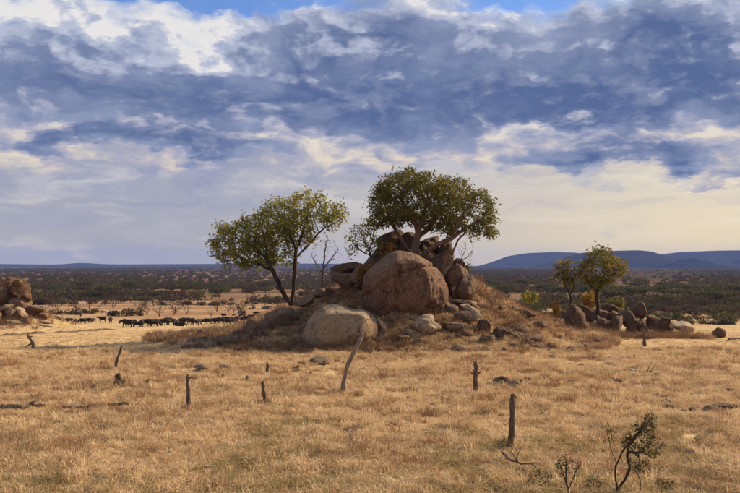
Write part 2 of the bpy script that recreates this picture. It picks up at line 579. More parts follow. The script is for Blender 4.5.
# ------------------------------------------------------------------ ground sheet
az = np.concatenate([np.arange(-180, -36, 6.0), np.arange(-36, 36, .2), np.arange(36, 180.01, 6.0)])
rad = np.concatenate([[0.01, 4, 8, 11], np.arange(13, 80, .33), np.geomspace(80, 300, 110)[0:], np.geomspace(310, 7100, 90)])
A, RD = np.meshgrid(np.radians(az), rad)
X, Y = RD * np.sin(A), RD * np.cos(A)
Z = gh(X, Y)
vs = np.stack([X.ravel(), Y.ravel(), Z.ravel()], 1)
na, nr = len(az), len(rad)
i = np.arange(nr - 1)[:, None] * na + np.arange(na - 1)[None, :]
fs = np.stack([i, i + 1, i + na + 1, i + na], -1).reshape(-1, 4)[:, ::-1]
ground = mk('ground', vs, fs, M_ground, smooth_sh=True)
_a = ground.data.attributes.new('mound', 'FLOAT', 'POINT')
_a.data.foreach_set('value', np.clip(mound(vs[:, 0], vs[:, 1]) / .35, 0, 1))
tag(ground, kind='structure')


# ------------------------------------------------------------------ far hills
def ridge(name, pts, d, depth, label_seed, mat):
    """a range of hills: crest given by bearing and height, a real massif with slopes"""
    px = np.array([p[0] for p in pts], float); py = np.array([p[1] for p in pts], float)
    n = 160
    xs = np.linspace(px[0], px[-1], n)
    ys = np.interp(xs, px, py)
    k = np.ones(5) / 5
    ys = np.convolve(np.pad(ys, 2, mode='edge'), k, 'valid')
    X = (xs - 370) / F * d
    crest = (265.0 - ys) / F * d + CAMZ
    rows = np.linspace(-1, 1, 25)
    V_, Fc = [], []
    for j, t in enumerate(rows):
        prof = (1 - abs(t)) ** 1.15
        yy = d + t * depth * (1 + .25 * fbmn(X / 350, t * 2, label_seed, 3))
        zz = -12 + (crest + 12) * prof * (1 + (1 - abs(t)) * 0) + (crest + 12) * .06 * fbmn(X / 210, yy / 210, label_seed, 4) * (abs(t) * (1 - abs(t)) * 4)
        V_.append(np.stack([X, yy, zz], 1))
    V_ = np.concatenate(V_)
    i = np.arange(24)[:, None] * n + np.arange(n - 1)[None, :]
    f = np.stack([i, i + 1, i + n + 1, i + n], -1).reshape(-1, 4)
    return tag(mk(name, V_, f, mat, smooth_sh=True), kind='structure')


M_hill, hn, hb, _ = new_mat('wooded_hill')
hb.inputs['Specular IOR Level'].default_value = 0.0
hg = hn.n('ShaderNodeNewGeometry')
hf = hn.noise(hg.outputs['Position'], .012, 6, .65)
hn.link(hn.ramp(hf, [(.35, (.009, .011, .011)), (.65, (.026, .024, .020))]), hb.inputs['Base Color'])
ridge('hills', [(455, 270), (475, 267), (492, 262), (508, 256), (528, 253), (552, 252), (575, 252.5), (600, 256), (640, 262), (680, 270)], 5900, 600, 3.0, M_hill)
ridge('hills', [(625, 270), (640, 262), (655, 255), (680, 252), (720, 250.5), (770, 250), (830, 252), (900, 258), (960, 270)], 5500, 600, 6.0, M_hill)
ridge('hills', [(520, 270), (540, 265), (565, 258), (580, 253), (600, 251), (640, 250.2), (652, 251.5), (666, 256), (690, 261), (720, 266), (735, 270)], 4300, 450, 9.0, M_hill)
ridge('hills', [(655, 270), (668, 265), (680, 260), (692, 257.5), (704, 260), (718, 264), (740, 270)], 3700, 260, 12.0, M_hill)
ridge('hills', [(-140, 268), (-60, 264.5), (0, 264), (60, 264.6), (76, 263), (82, 262.4), (90, 263.4), (110, 264.4), (200, 264), (300, 263.5), (420, 264.2), (480, 266), (520, 269)], 6300, 500, 15.0, M_hill)

# ------------------------------------------------------------------ haze
bmz = bmesh.new()
bmesh.ops.create_cube(bmz, size=1.0)
mez = bpy.data.meshes.new('haze'); bmz.to_mesh(mez); bmz.free()
haze = bpy.data.objects.new('haze', mez); COL.objects.link(haze)
haze.scale = (14600, 14600, 150); haze.location = (0, 0, 150 / 2 - 24)
mh = bpy.data.materials.new('haze'); mh.use_nodes = True
mh.node_tree.nodes.clear()
hz = NT(mh.node_tree)
pv = hz.n('ShaderNodeVolumePrincipled')
pv.inputs['Color'].default_value = (.27, .42, 1.0, 1)
pv.inputs['Density'].default_value = 7.0e-5
pv.inputs['Anisotropy'].default_value = 0.0
ho = hz.n('ShaderNodeOutputMaterial'); hz.link(pv.outputs[0], ho.inputs['Volume'])
mez.materials.append(mh)
tag(haze, kind='stuff')


# ------------------------------------------------------------------ rocks
_ico = {}


def ico(sub):
    if sub not in _ico:
        b = bmesh.new()
        bmesh.ops.create_icosphere(b, subdivisions=sub, radius=1.0)
        v = np.array([x.co[:] for x in b.verts]); f = [[q.index for q in p.verts] for p in b.faces]
        b.free()
        _ico[sub] = (v, f)
    v, f = _ico[sub]
    return v.copy(), f


def rock_shape(seed, sub=3, ang=.6, rough=.12, cuts=7):
    r = np.random.default_rng(seed)
    v, f = ico(sub)
    o = r.uniform(-50, 50, 3)
    v = v * (1 + .28 * fbmn(v[:, 0] * 1.1 + o[0], v[:, 1] * 1.1 + o[1], v[:, 2] * 1.1 + o[2], 2))[:, None]
    for _ in range(cuts):
        nrm = r.normal(size=3); nrm /= np.linalg.norm(nrm)
        h = r.uniform(.45, .85)
        s = v @ nrm - h
        v = v - np.outer(np.where(s > 0, s, 0) * ang, nrm)
    v = v * (1 + rough * fbmn(v[:, 0] * 3 + o[1], v[:, 1] * 3 + o[2], v[:, 2] * 3 + o[0], 4))[:, None]
    lo, hi = v.min(0), v.max(0)
    v = (v - (lo + hi) / 2) / (hi - lo)          # unit box
    return v, f


def rock(px, py, w, h, d, label, seed, mat=None, cat='rock', name='rock', sub=3, ang=.8, rough=.10, tilt=0, depth=.85, cuts=8, group=None, ground_it=False):
    k = d / F
    v, f = rock_shape(seed, sub, ang, rough, cuts)
    dep = depth * (w + h) / 2 * k
    if tilt:
        t = R(tilt)
        v = v * np.array([w * k, dep, h * k])
        c, s = math.cos(t), math.sin(t)
        v = np.stack([c * v[:, 0] + s * v[:, 2], v[:, 1], -s * v[:, 0] + c * v[:, 2]], 1)
    else:
        v = v * np.array([w * k, dep, h * k])
    p = at(px, py, d)
    o = mk(name, v, f, mat or M_rock, loc=p, smooth_sh=True, sharp=38)
    return tag(o, label, cat, group)


def outlined_boulder(name, pts, cpx, cpy, d, depth, seed, mat, sub=6, label='', detail=.03, ledge=None):
    """boulder whose front profile follows measured bearings, rounded in depth"""
    k = d / F
    P = np.array([((x - cpx) * k, (cpy - y) * k) for x, y in pts])
    th = np.arctan2(P[:, 1], P[:, 0]); rr = np.hypot(P[:, 0], P[:, 1])
    o_ = np.argsort(th); th, rr = th[o_], rr[o_]
    th = np.concatenate([th - 2 * np.pi, th, th + 2 * np.pi]); rr = np.concatenate([rr, rr, rr])
    tt = np.linspace(-np.pi, np.pi, 361)
    rt = np.interp(tt, th, rr)
    kk = np.ones(9) / 9
    rt = np.convolve(np.concatenate([rt[-5:-1], rt, rt[1:5]]), kk, 'valid')
    v, f = ico(sub)
    a = np.arctan2(v[:, 2], v[:, 0])
    rad_ = np.interp(a, tt, rt)
    q = np.hypot(v[:, 0], v[:, 2])
    q2 = np.sin(np.arccos(np.clip(np.abs(v[:, 1]), 0, 1))) ** .6
    sc = rad_ * q2 / np.maximum(q, 1e-6)
    ysg = np.sign(v[:, 1]) * np.abs(v[:, 1]) ** .85
    w = np.stack([v[:, 0] * sc, ysg * depth, v[:, 2] * sc], 1)
    s = seed * 3.7
    n1 = fbmn(v[:, 0] * 1.6 + s, v[:, 1] * 1.6, v[:, 2] * 1.6, 4)
    n2 = fbmn(v[:, 0] * 7 + s, v[:, 1] * 7, v[:, 2] * 5, 4)
    w = w * (1 + detail * n1 + detail * .35 * n2)[:, None]
    rc = np.random.default_rng(seed + 40)
    for nx, ny, nz, hf in [(.10, -1, .18, .80), (.72, -.70, .05, .84), (-.66, -.74, .12, .86), (.1, -.6, .8, .90), (.75, -.4, .55, .90), (-.6, -.45, .65, .91), (.2, -.8, -.5, .82)]:
        nv = np.array([nx, ny, nz]) + rc.normal(size=3) * .08
        nv /= np.linalg.norm(nv)
        q_ = w @ nv
        over = q_ - q_.max() * hf
        w = w - np.outer(np.where(over > 0, over, 0) * .8, nv)
    w = w * (1 + .012 * fbmn(w[:, 0] * 2.2 + s, w[:, 1] * 2.2, w[:, 2] * 2.2, 4))[:, None]
    if ledge is not None:
        w = ledge(w, v)
    return tag(mk(name, w, f, mat, loc=at(cpx, cpy, d), smooth_sh=True), label, 'boulder')


def big_ledge(w, v):
    # an exfoliated shell covers the top; below its broken rim the face steps back
    s = w[:, 2] - (1.15 + .33 * w[:, 0] - .10 * w[:, 0] ** 2) + .10 * fbmn(w[:, 0] * 1.3, w[:, 1] * .6, 3.3, 3)
    up = smooth(s / .07 + .5)
    w = w * (0.965 + .045 * up - .035 * np.exp(-((s + .05) / .06) ** 2))[:, None]
    # shallow flutes run down the face
    fl = .045 * fbmn(w[:, 0] * 2.6, w[:, 1] * 2.6, w[:, 2] * .35, 3) * (1 - up)
    return w * (1 + fl)[:, None]


def slope_hit0(px, py):
    ds = np.linspace(43.0, 62.0, 400)
    z = gh((px - 370) / F * ds, ds)
    return float(ds[int(np.argmax(CAMZ - (py - 265) / F * ds <= z))])


BIG = [(363.5, 288), (365, 275), (376, 263.5), (390, 253.5), (398, 250), (408, 252), (424, 259), (437, 268), (445.5, 280), (448.5, 292), (447.5, 304), (444, 314),
       (436, 322), (405, 325), (376, 322), (366, 310), (363.5, 299)]
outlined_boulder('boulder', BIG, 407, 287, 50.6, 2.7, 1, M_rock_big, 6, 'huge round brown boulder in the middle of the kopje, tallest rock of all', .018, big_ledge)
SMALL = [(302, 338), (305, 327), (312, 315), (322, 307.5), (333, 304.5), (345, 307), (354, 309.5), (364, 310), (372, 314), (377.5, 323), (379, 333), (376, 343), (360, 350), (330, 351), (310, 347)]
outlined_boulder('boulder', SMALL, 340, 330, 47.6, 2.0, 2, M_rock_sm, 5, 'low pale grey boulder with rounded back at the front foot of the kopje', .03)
rock(426, 325, 30, 22, slope_hit0(426, 331), 'small rounded pale boulder in grass just below the huge brown boulder', 11, M_rock_sm, sub=4, ang=.3, rough=.05)
rock(408, 332, 12, 10, slope_hit0(408, 333), 'little pale stone left of the small rounded pale boulder', 12, M_rock_sm)
rock(409, 256, 24, 6, 50.4, 'thin broken rock flake lying on top of the huge brown boulder', 13, M_rock_big, tilt=16, depth=1.2)
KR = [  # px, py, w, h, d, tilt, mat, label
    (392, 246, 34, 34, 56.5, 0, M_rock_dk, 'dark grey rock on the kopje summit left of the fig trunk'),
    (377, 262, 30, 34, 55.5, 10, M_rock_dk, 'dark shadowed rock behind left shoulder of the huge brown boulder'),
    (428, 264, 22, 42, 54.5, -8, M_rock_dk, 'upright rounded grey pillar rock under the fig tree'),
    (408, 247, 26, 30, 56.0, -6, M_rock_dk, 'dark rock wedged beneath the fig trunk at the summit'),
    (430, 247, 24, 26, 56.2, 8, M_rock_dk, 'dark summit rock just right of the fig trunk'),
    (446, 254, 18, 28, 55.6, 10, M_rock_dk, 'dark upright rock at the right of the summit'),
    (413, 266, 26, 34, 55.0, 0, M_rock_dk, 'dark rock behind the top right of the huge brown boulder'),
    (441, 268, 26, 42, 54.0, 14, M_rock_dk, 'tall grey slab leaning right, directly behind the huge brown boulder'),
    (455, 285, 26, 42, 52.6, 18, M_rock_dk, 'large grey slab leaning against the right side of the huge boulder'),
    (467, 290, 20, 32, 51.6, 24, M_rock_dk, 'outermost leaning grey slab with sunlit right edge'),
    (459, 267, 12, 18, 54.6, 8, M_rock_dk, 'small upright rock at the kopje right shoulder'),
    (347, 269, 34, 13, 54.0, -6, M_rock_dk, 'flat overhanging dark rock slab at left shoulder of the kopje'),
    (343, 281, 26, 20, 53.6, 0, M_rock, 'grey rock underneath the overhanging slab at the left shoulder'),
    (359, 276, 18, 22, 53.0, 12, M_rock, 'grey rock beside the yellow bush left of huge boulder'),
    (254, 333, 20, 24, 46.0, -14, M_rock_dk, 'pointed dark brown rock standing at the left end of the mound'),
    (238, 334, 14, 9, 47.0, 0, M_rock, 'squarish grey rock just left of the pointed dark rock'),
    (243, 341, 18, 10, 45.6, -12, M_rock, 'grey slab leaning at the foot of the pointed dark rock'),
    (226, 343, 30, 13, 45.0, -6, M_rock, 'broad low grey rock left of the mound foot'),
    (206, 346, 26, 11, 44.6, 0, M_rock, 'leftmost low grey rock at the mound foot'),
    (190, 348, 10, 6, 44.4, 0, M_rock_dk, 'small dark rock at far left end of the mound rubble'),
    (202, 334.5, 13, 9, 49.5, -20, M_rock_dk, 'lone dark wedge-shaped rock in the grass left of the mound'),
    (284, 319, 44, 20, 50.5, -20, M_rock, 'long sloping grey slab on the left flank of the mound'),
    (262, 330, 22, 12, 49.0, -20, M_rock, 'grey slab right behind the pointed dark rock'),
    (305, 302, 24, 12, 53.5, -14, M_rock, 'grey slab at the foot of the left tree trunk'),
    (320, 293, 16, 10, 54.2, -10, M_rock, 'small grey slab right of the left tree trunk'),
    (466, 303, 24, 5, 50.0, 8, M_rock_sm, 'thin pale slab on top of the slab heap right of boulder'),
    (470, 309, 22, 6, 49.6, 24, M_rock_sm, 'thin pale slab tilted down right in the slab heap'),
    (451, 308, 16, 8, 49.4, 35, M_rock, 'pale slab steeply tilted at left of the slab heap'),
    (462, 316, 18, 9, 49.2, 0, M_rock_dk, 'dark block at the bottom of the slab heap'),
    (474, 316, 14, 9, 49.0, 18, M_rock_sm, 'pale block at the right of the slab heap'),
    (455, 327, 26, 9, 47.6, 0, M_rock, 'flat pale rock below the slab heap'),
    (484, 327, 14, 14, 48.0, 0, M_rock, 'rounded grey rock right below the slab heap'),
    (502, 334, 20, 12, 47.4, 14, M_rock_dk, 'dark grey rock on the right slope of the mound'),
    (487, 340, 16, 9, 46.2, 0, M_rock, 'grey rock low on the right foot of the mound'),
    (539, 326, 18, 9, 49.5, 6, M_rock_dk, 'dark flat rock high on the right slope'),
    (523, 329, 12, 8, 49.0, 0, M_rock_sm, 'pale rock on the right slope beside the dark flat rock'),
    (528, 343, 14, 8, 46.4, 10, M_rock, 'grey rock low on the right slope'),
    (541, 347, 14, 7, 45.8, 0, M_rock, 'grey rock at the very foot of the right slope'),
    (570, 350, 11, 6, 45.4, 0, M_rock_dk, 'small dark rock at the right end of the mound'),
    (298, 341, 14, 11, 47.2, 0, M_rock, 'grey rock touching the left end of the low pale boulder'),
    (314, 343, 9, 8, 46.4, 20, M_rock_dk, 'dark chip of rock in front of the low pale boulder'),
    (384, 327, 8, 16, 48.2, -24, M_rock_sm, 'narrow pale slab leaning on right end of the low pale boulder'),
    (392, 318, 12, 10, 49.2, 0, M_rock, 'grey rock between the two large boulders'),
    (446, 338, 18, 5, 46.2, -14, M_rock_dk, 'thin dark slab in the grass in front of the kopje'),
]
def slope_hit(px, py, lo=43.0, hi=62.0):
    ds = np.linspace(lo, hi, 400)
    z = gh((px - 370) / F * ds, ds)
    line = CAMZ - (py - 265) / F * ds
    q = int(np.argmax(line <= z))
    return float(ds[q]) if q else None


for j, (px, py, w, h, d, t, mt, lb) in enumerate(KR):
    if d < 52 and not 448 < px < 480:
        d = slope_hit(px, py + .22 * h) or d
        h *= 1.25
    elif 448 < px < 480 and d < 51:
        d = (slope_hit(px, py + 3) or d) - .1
        h *= 1.2
    rock(px, py, w, h, d, lb, 100 + j, mt, tilt=t, depth=1.0, sub=3 if max(w, h) < 20 else 4, ang=.8, rough=.09, cuts=7)

# right outcrop
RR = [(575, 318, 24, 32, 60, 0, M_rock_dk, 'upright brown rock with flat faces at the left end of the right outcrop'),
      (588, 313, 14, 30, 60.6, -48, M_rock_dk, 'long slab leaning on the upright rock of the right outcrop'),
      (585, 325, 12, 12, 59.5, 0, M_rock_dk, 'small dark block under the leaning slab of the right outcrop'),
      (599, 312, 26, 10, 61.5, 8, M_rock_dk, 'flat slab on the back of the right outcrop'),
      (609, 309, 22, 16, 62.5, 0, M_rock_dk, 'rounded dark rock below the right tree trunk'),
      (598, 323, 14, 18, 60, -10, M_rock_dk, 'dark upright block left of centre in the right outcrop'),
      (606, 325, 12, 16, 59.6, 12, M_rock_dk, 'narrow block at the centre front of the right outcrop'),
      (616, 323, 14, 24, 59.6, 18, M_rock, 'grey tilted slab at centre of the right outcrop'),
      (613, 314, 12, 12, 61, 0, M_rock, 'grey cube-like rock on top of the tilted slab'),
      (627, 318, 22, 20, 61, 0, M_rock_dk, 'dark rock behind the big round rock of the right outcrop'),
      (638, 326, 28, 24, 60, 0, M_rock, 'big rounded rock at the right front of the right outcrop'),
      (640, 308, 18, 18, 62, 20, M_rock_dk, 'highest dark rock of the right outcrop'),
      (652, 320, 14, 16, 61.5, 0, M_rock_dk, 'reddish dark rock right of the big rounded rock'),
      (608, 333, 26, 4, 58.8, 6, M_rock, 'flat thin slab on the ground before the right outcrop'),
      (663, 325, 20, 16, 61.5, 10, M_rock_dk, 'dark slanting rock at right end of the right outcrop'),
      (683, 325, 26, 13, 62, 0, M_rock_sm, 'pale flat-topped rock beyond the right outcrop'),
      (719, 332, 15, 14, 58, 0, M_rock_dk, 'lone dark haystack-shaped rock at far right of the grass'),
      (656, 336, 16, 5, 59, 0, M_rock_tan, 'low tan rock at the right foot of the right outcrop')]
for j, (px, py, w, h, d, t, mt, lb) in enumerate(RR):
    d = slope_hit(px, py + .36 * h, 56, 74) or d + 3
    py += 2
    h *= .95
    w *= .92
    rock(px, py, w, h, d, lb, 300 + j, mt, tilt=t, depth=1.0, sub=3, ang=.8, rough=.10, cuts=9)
fr = np.random.default_rng(31)
for j in range(16):
    px = fr.uniform(570, 668); py = fr.uniform(322, 334); w = fr.uniform(7, 15)
    rock(px, py, w, w * fr.uniform(.6, 1.0), slope_hit(px, py + 3, 56, 74) or 62, f'{"small" if w < 11 else "middling"} dark block filling the {"left" if px < 600 else "middle" if px < 635 else "right"} part of the right outcrop',
         350 + j, M_rock_dk, group='filler blocks of the right outcrop')
# left outcrop
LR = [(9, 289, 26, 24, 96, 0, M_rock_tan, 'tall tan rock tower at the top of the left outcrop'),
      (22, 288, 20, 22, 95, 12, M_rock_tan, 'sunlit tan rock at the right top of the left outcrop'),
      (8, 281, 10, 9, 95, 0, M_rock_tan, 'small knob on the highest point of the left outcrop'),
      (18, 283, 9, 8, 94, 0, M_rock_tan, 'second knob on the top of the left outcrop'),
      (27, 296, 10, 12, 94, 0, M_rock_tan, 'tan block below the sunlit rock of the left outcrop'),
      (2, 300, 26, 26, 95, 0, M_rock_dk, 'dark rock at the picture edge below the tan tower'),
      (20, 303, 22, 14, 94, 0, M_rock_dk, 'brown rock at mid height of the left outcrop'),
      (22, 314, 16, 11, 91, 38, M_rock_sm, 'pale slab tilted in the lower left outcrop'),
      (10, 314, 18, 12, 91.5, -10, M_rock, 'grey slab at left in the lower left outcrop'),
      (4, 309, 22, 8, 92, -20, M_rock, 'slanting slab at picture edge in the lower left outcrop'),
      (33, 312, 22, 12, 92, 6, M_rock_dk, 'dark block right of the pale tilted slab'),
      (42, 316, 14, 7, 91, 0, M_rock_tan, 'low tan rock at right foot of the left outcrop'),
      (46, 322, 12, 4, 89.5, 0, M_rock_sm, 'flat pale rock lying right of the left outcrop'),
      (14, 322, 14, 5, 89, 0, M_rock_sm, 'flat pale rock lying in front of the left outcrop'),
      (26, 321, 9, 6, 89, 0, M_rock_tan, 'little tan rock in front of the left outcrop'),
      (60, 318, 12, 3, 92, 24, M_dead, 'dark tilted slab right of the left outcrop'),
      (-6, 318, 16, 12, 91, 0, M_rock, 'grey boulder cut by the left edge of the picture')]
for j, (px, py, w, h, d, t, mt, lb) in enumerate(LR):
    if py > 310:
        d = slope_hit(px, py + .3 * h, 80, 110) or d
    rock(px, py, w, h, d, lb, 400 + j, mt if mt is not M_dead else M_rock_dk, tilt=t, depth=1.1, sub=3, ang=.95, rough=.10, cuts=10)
# low stones in the foreground grass
FR = [(503, 380, 24, 9, 33.2, 'grey low rock in grass right of the stake with a nub'), (514, 383, 18, 7, 32.6, 'lower half-buried rock at right of the grey low rock'),
      (492, 384, 16, 6, 32.6, 'half-buried rock at left of the grey low rock'), (722, 405, 22, 7, 28.0, 'dark rock half buried in grass at the right picture edge'),
      (712, 407, 22, 6, 27.6, 'flat low rock at left foot of the edge rock'), (693, 410, 8, 6, 27.2, 'small pale stone left of the edge rock'),
      (320, 360, 24, 7, 40.2, 'low dark rock in grass below the low pale boulder'), (303, 362, 10, 4, 39.6, 'tiny flat rock left of the low dark rock'),
      (203, 366, 20, 6, 38.2, 'low grey rock in the grass behind the leftmost tall stake'), (225, 366, 14, 6, 38.2, 'low dark rock right of the low grey rock'),
      (120, 388, 14, 8, 32.4, 'brown earth lump in the rubble patch on the left'), (96, 391, 10, 6, 32, 'dark clod at the left of the rubble patch'), (148, 384, 7, 6, 33, 'dark clod at the right of the rubble patch'),
      (118, 381, 8, 12, 33.4, 'reddish upright clod in the rubble patch on the left')]
for j, (px, py, w, h, d, lb) in enumerate(FR):
    v, f = rock_shape(500 + j, 3, .8, .12, 6)
    k = d / F
    p = at(px, py, d)
    gz = ghs(p.x, d)
    o = mk('rock', v * np.array([w * k * .9, .8 * w * k, h * k * 1.25]), f, M_rock_tan if 'clod' in lb or 'lump' in lb else M_rock, loc=(p.x, d, gz + .28 * h * k + .06), smooth_sh=True, sharp=40)
    tag(o, lb, 'rock')

# rubble scattered over the mound slopes
rub = [mk('rubble_stone', *[(rock_shape(700 + q, 2, .9, .10, 7)[0]), ico(2)[1]], M_rock if q % 3 == 1 else M_rock_dk, smooth_sh=True, sharp=35) for q in range(8)]
nrub = 0
rr = np.random.default_rng(21)
while nrub < 270:
    y = 45.2 + 10.5 * rr.uniform() ** 1.5
    x = rr.uniform(-12.5, 16) * y / 54
    if mound(np.array(x), np.array(y)) < .03:
        continue
    s = min(1.0, rr.lognormal(-.95, .5))
    o = rub[nrub] if nrub < 8 else rub[nrub % 8].copy()
    if nrub >= 8:
        COL.objects.link(o)
    o.location = (x, y, ghs(x, y) + s * .10)
    o.scale = (s * rr.uniform(.8, 1.5), s, s * rr.uniform(.45, .9))
    o.rotation_euler = (rr.uniform(-.3, .3), rr.uniform(-.3, .3), rr.uniform(0, 6.28))
    xx = x * 54 / y
    zone = ('on the left tail of the mound' if xx < -6 else 'around the left tree and low pale boulder' if xx < 0 else 'below the huge brown boulder' if xx < 5.2 else 'on the right slope by the slab heap' if xx < 8.5 else 'on the far right tail of the mound')
    siz = 'small' if s < .33 else 'fist-shaped middling' if s < .55 else 'larger'
    siz = siz.replace('fist-shaped ', '')
    tag(o, f'{siz} {"grey" if nrub % 8 % 3 == 1 else "dark brown"} loose stone among dry grass {zone}', 'stone', 'loose stones on the mound slope')
    nrub += 1


# ------------------------------------------------------------------ tubes, branching plants
def tube(paths, sides=6):
    """paths: list of (points Nx3, radii N). one mesh of tapered tubes"""
    V_, F_ = [], []
    base = 0
    for P, r in paths:
        P = np.asarray(P, float); r = np.asarray(r, float)
        n = len(P)
        if n < 2:
            continue
        T_ = np.gradient(P, axis=0)
        T_ /= np.maximum(np.linalg.norm(T_, axis=1, keepdims=True), 1e-9)
        ref = np.array([0, 0, 1.0]) if abs(T_[0][2]) < .8 else np.array([1.0, 0, 0])
        u = np.cross(T_[0], ref); u /= np.linalg.norm(u)
        a = np.linspace(0, 2 * np.pi, sides, endpoint=False)
        for q in range(n):
            u = u - T_[q] * (u @ T_[q]); u /= max(np.linalg.norm(u), 1e-9)
            w = np.cross(T_[q], u)
            V_.append(P[q] + r[q] * (np.cos(a)[:, None] * u + np.sin(a)[:, None] * w))
        for q in range(n - 1):
            for s in range(sides):
                s2 = (s + 1) % sides
                F_.append([base + q * sides + s, base + q * sides + s2, base + (q + 1) * sides + s2, base + (q + 1) * sides + s])
        F_.append([base + s for s in range(sides)][::-1])
        F_.append([base + (n - 1) * sides + s for s in range(sides)])
        base += n * sides
    return np.concatenate(V_), F_


def grow(stems, attr, step, infl, kill, rng, iters=70, jit=.25, up=0.05):
    """space colonisation from given stems; returns nodes, parents"""
    nodes, par = [], []
    for st in stems:
        pts = [np.array(p, float) for p in st]
        prev = -1
        if nodes:
            d0 = [np.linalg.norm(q - pts[0]) for q in nodes]
            prev = int(np.argmin(d0))
            if d0[prev] < step * .3:
                pts = pts[1:]
                if not pts: continue
                start = nodes[prev]
            else:
                start = None
        else:
            start = None
        cur = start
        for p in pts:
            if cur is None:
                nodes.append(p); par.append(prev); prev = len(nodes) - 1; cur = p
                continue
            L = np.linalg.norm(p - cur)
            k = max(1, int(round(L / step)))
            for q in range(1, k + 1):
                b = cur + (p - cur) * q / k + (rng.normal(size=3) * step * .10 if q < k else 0)
                nodes.append(b); par.append(prev); prev = len(nodes) - 1
            cur = p
    A_ = np.array(attr, float)
    near = np.full(len(A_), -1); nd = np.full(len(A_), 1e9)

    def upd(start):
        nonlocal near, nd
        if len(A_) == 0: return
        NN = np.array(nodes[start:])
        D = np.linalg.norm(A_[:, None, :] - NN[None], axis=2)
        m = D.min(1); a = D.argmin(1)
        b = m < nd
        nd[b] = m[b]; near[b] = a[b] + start
    upd(0)
    for it in range(iters):
        keep = nd > kill
        A_, near, nd = A_[keep], near[keep], nd[keep]
        act = nd < infl
        if not len(A_): break
        if not act.any():
            infl *= 1.5
            continue
        st = len(nodes)
        for i in np.unique(near[act]):
            dv = A_[(near == i) & act] - nodes[i]
            dv = (dv / np.linalg.norm(dv, axis=1, keepdims=True)).sum(0)
            dv = dv / max(np.linalg.norm(dv), 1e-6) + rng.normal(size=3) * jit + np.array([0, 0, up])
            dv /= np.linalg.norm(dv)
            nodes.append(nodes[i] + dv * step); par.append(int(i))
        upd(st)
    return np.array(nodes), par


def radii(nodes, par, tip, e=2.3, rmax=None, flare=0):
    n = len(nodes)
    acc = np.zeros(n); kids = [[] for _ in range(n)]
    for i, p in enumerate(par):
        if p >= 0: kids[p].append(i)
    r = np.zeros(n)
    for i in range(n - 1, -1, -1):
        if not kids[i]: r[i] = tip
        else: r[i] = (sum(r[c] ** e for c in kids[i])) ** (1 / e)
    if rmax:
        r = tip + (r - tip) * (rmax - tip) / max(r.max() - tip, 1e-6)
    return r, kids


def chains(nodes, par, r, kids):
    out = []
    roots = [i for i, p in enumerate(par) if p < 0]
    stack = [(i, -1) for i in roots]
    while stack:
        i, p = stack.pop()
        idx = [p] if p >= 0 else []
        cur = i
        while True:
            idx.append(cur)
            if not kids[cur]: break
            ks = sorted(kids[cur], key=lambda c: -r[c])
            for c in ks[1:]:
                stack.append((c, cur))
            cur = ks[0]
        rad_ = [r[j] for j in idx]
        if p >= 0: rad_[0] = min(r[p], r[idx[1]] * 1.15)
        out.append((nodes[idx], np.array(rad_)))
    return out


def leaves(centers, per, spread, size, rng, flat=.0):
    c = np.repeat(centers, per, axis=0)
    n = len(c)
    c = c + rng.normal(size=(n, 3)) * spread
    a = rng.normal(size=(n, 3)); a[:, 2] *= (1 - flat); a /= np.linalg.norm(a, axis=1, keepdims=True)
    b = rng.normal(size=(n, 3)); b[:, 2] *= (1 - flat)
    b -= a * (a * b).sum(1, keepdims=True); b /= np.maximum(np.linalg.norm(b, axis=1, keepdims=True), 1e-6)
    s = size * rng.uniform(.6, 1.4, (n, 1))
    v = np.stack([c - a * s, c + b * s * .45, c + a * s, c - b * s * .45], 1).reshape(-1, 3)
    f = np.arange(n * 4).reshape(-1, 4)
    return v, f


def sample_lobes(lobes, n, d, rng, shell=.45, void=.75):
    """attraction points in ellipsoidal lobes (px, py, rx, ry [, depth offset m, depth radius m])"""
    k = d / F
    vol = np.array([l[2] * l[3] for l in lobes], float); vol /= vol.sum()
    out = []
    so = rng.uniform(0, 50, 3)
    for l, cnt in zip(lobes, rng.multinomial(int(n * 1.35), vol)):
        c = at(l[0], l[1], d)
        off = l[4] if len(l) > 4 else 0
        dr = l[5] if len(l) > 5 else (l[2] + l[3]) / 2 * k
        p = rng.normal(size=(cnt, 3)); p /= np.linalg.norm(p, axis=1, keepdims=True)
        p *= (shell + (1 - shell) * rng.uniform(size=(cnt, 1))) ** (1 / 2)
        p = p * np.array([l[2] * k, dr, l[3] * k]) + np.array([c.x, d + off, c.z])
        out.append(p)
    out = np.concatenate(out)
    if void:
        q = out / void + so
        out = out[fbmn(q[:, 0], q[:, 1], q[:, 2], 2) > -.24]
    return out


def px_path(pts, d):
    return [np.array(at(p[0], p[1], d + (p[2] if len(p) > 2 else 0))) for p in pts]


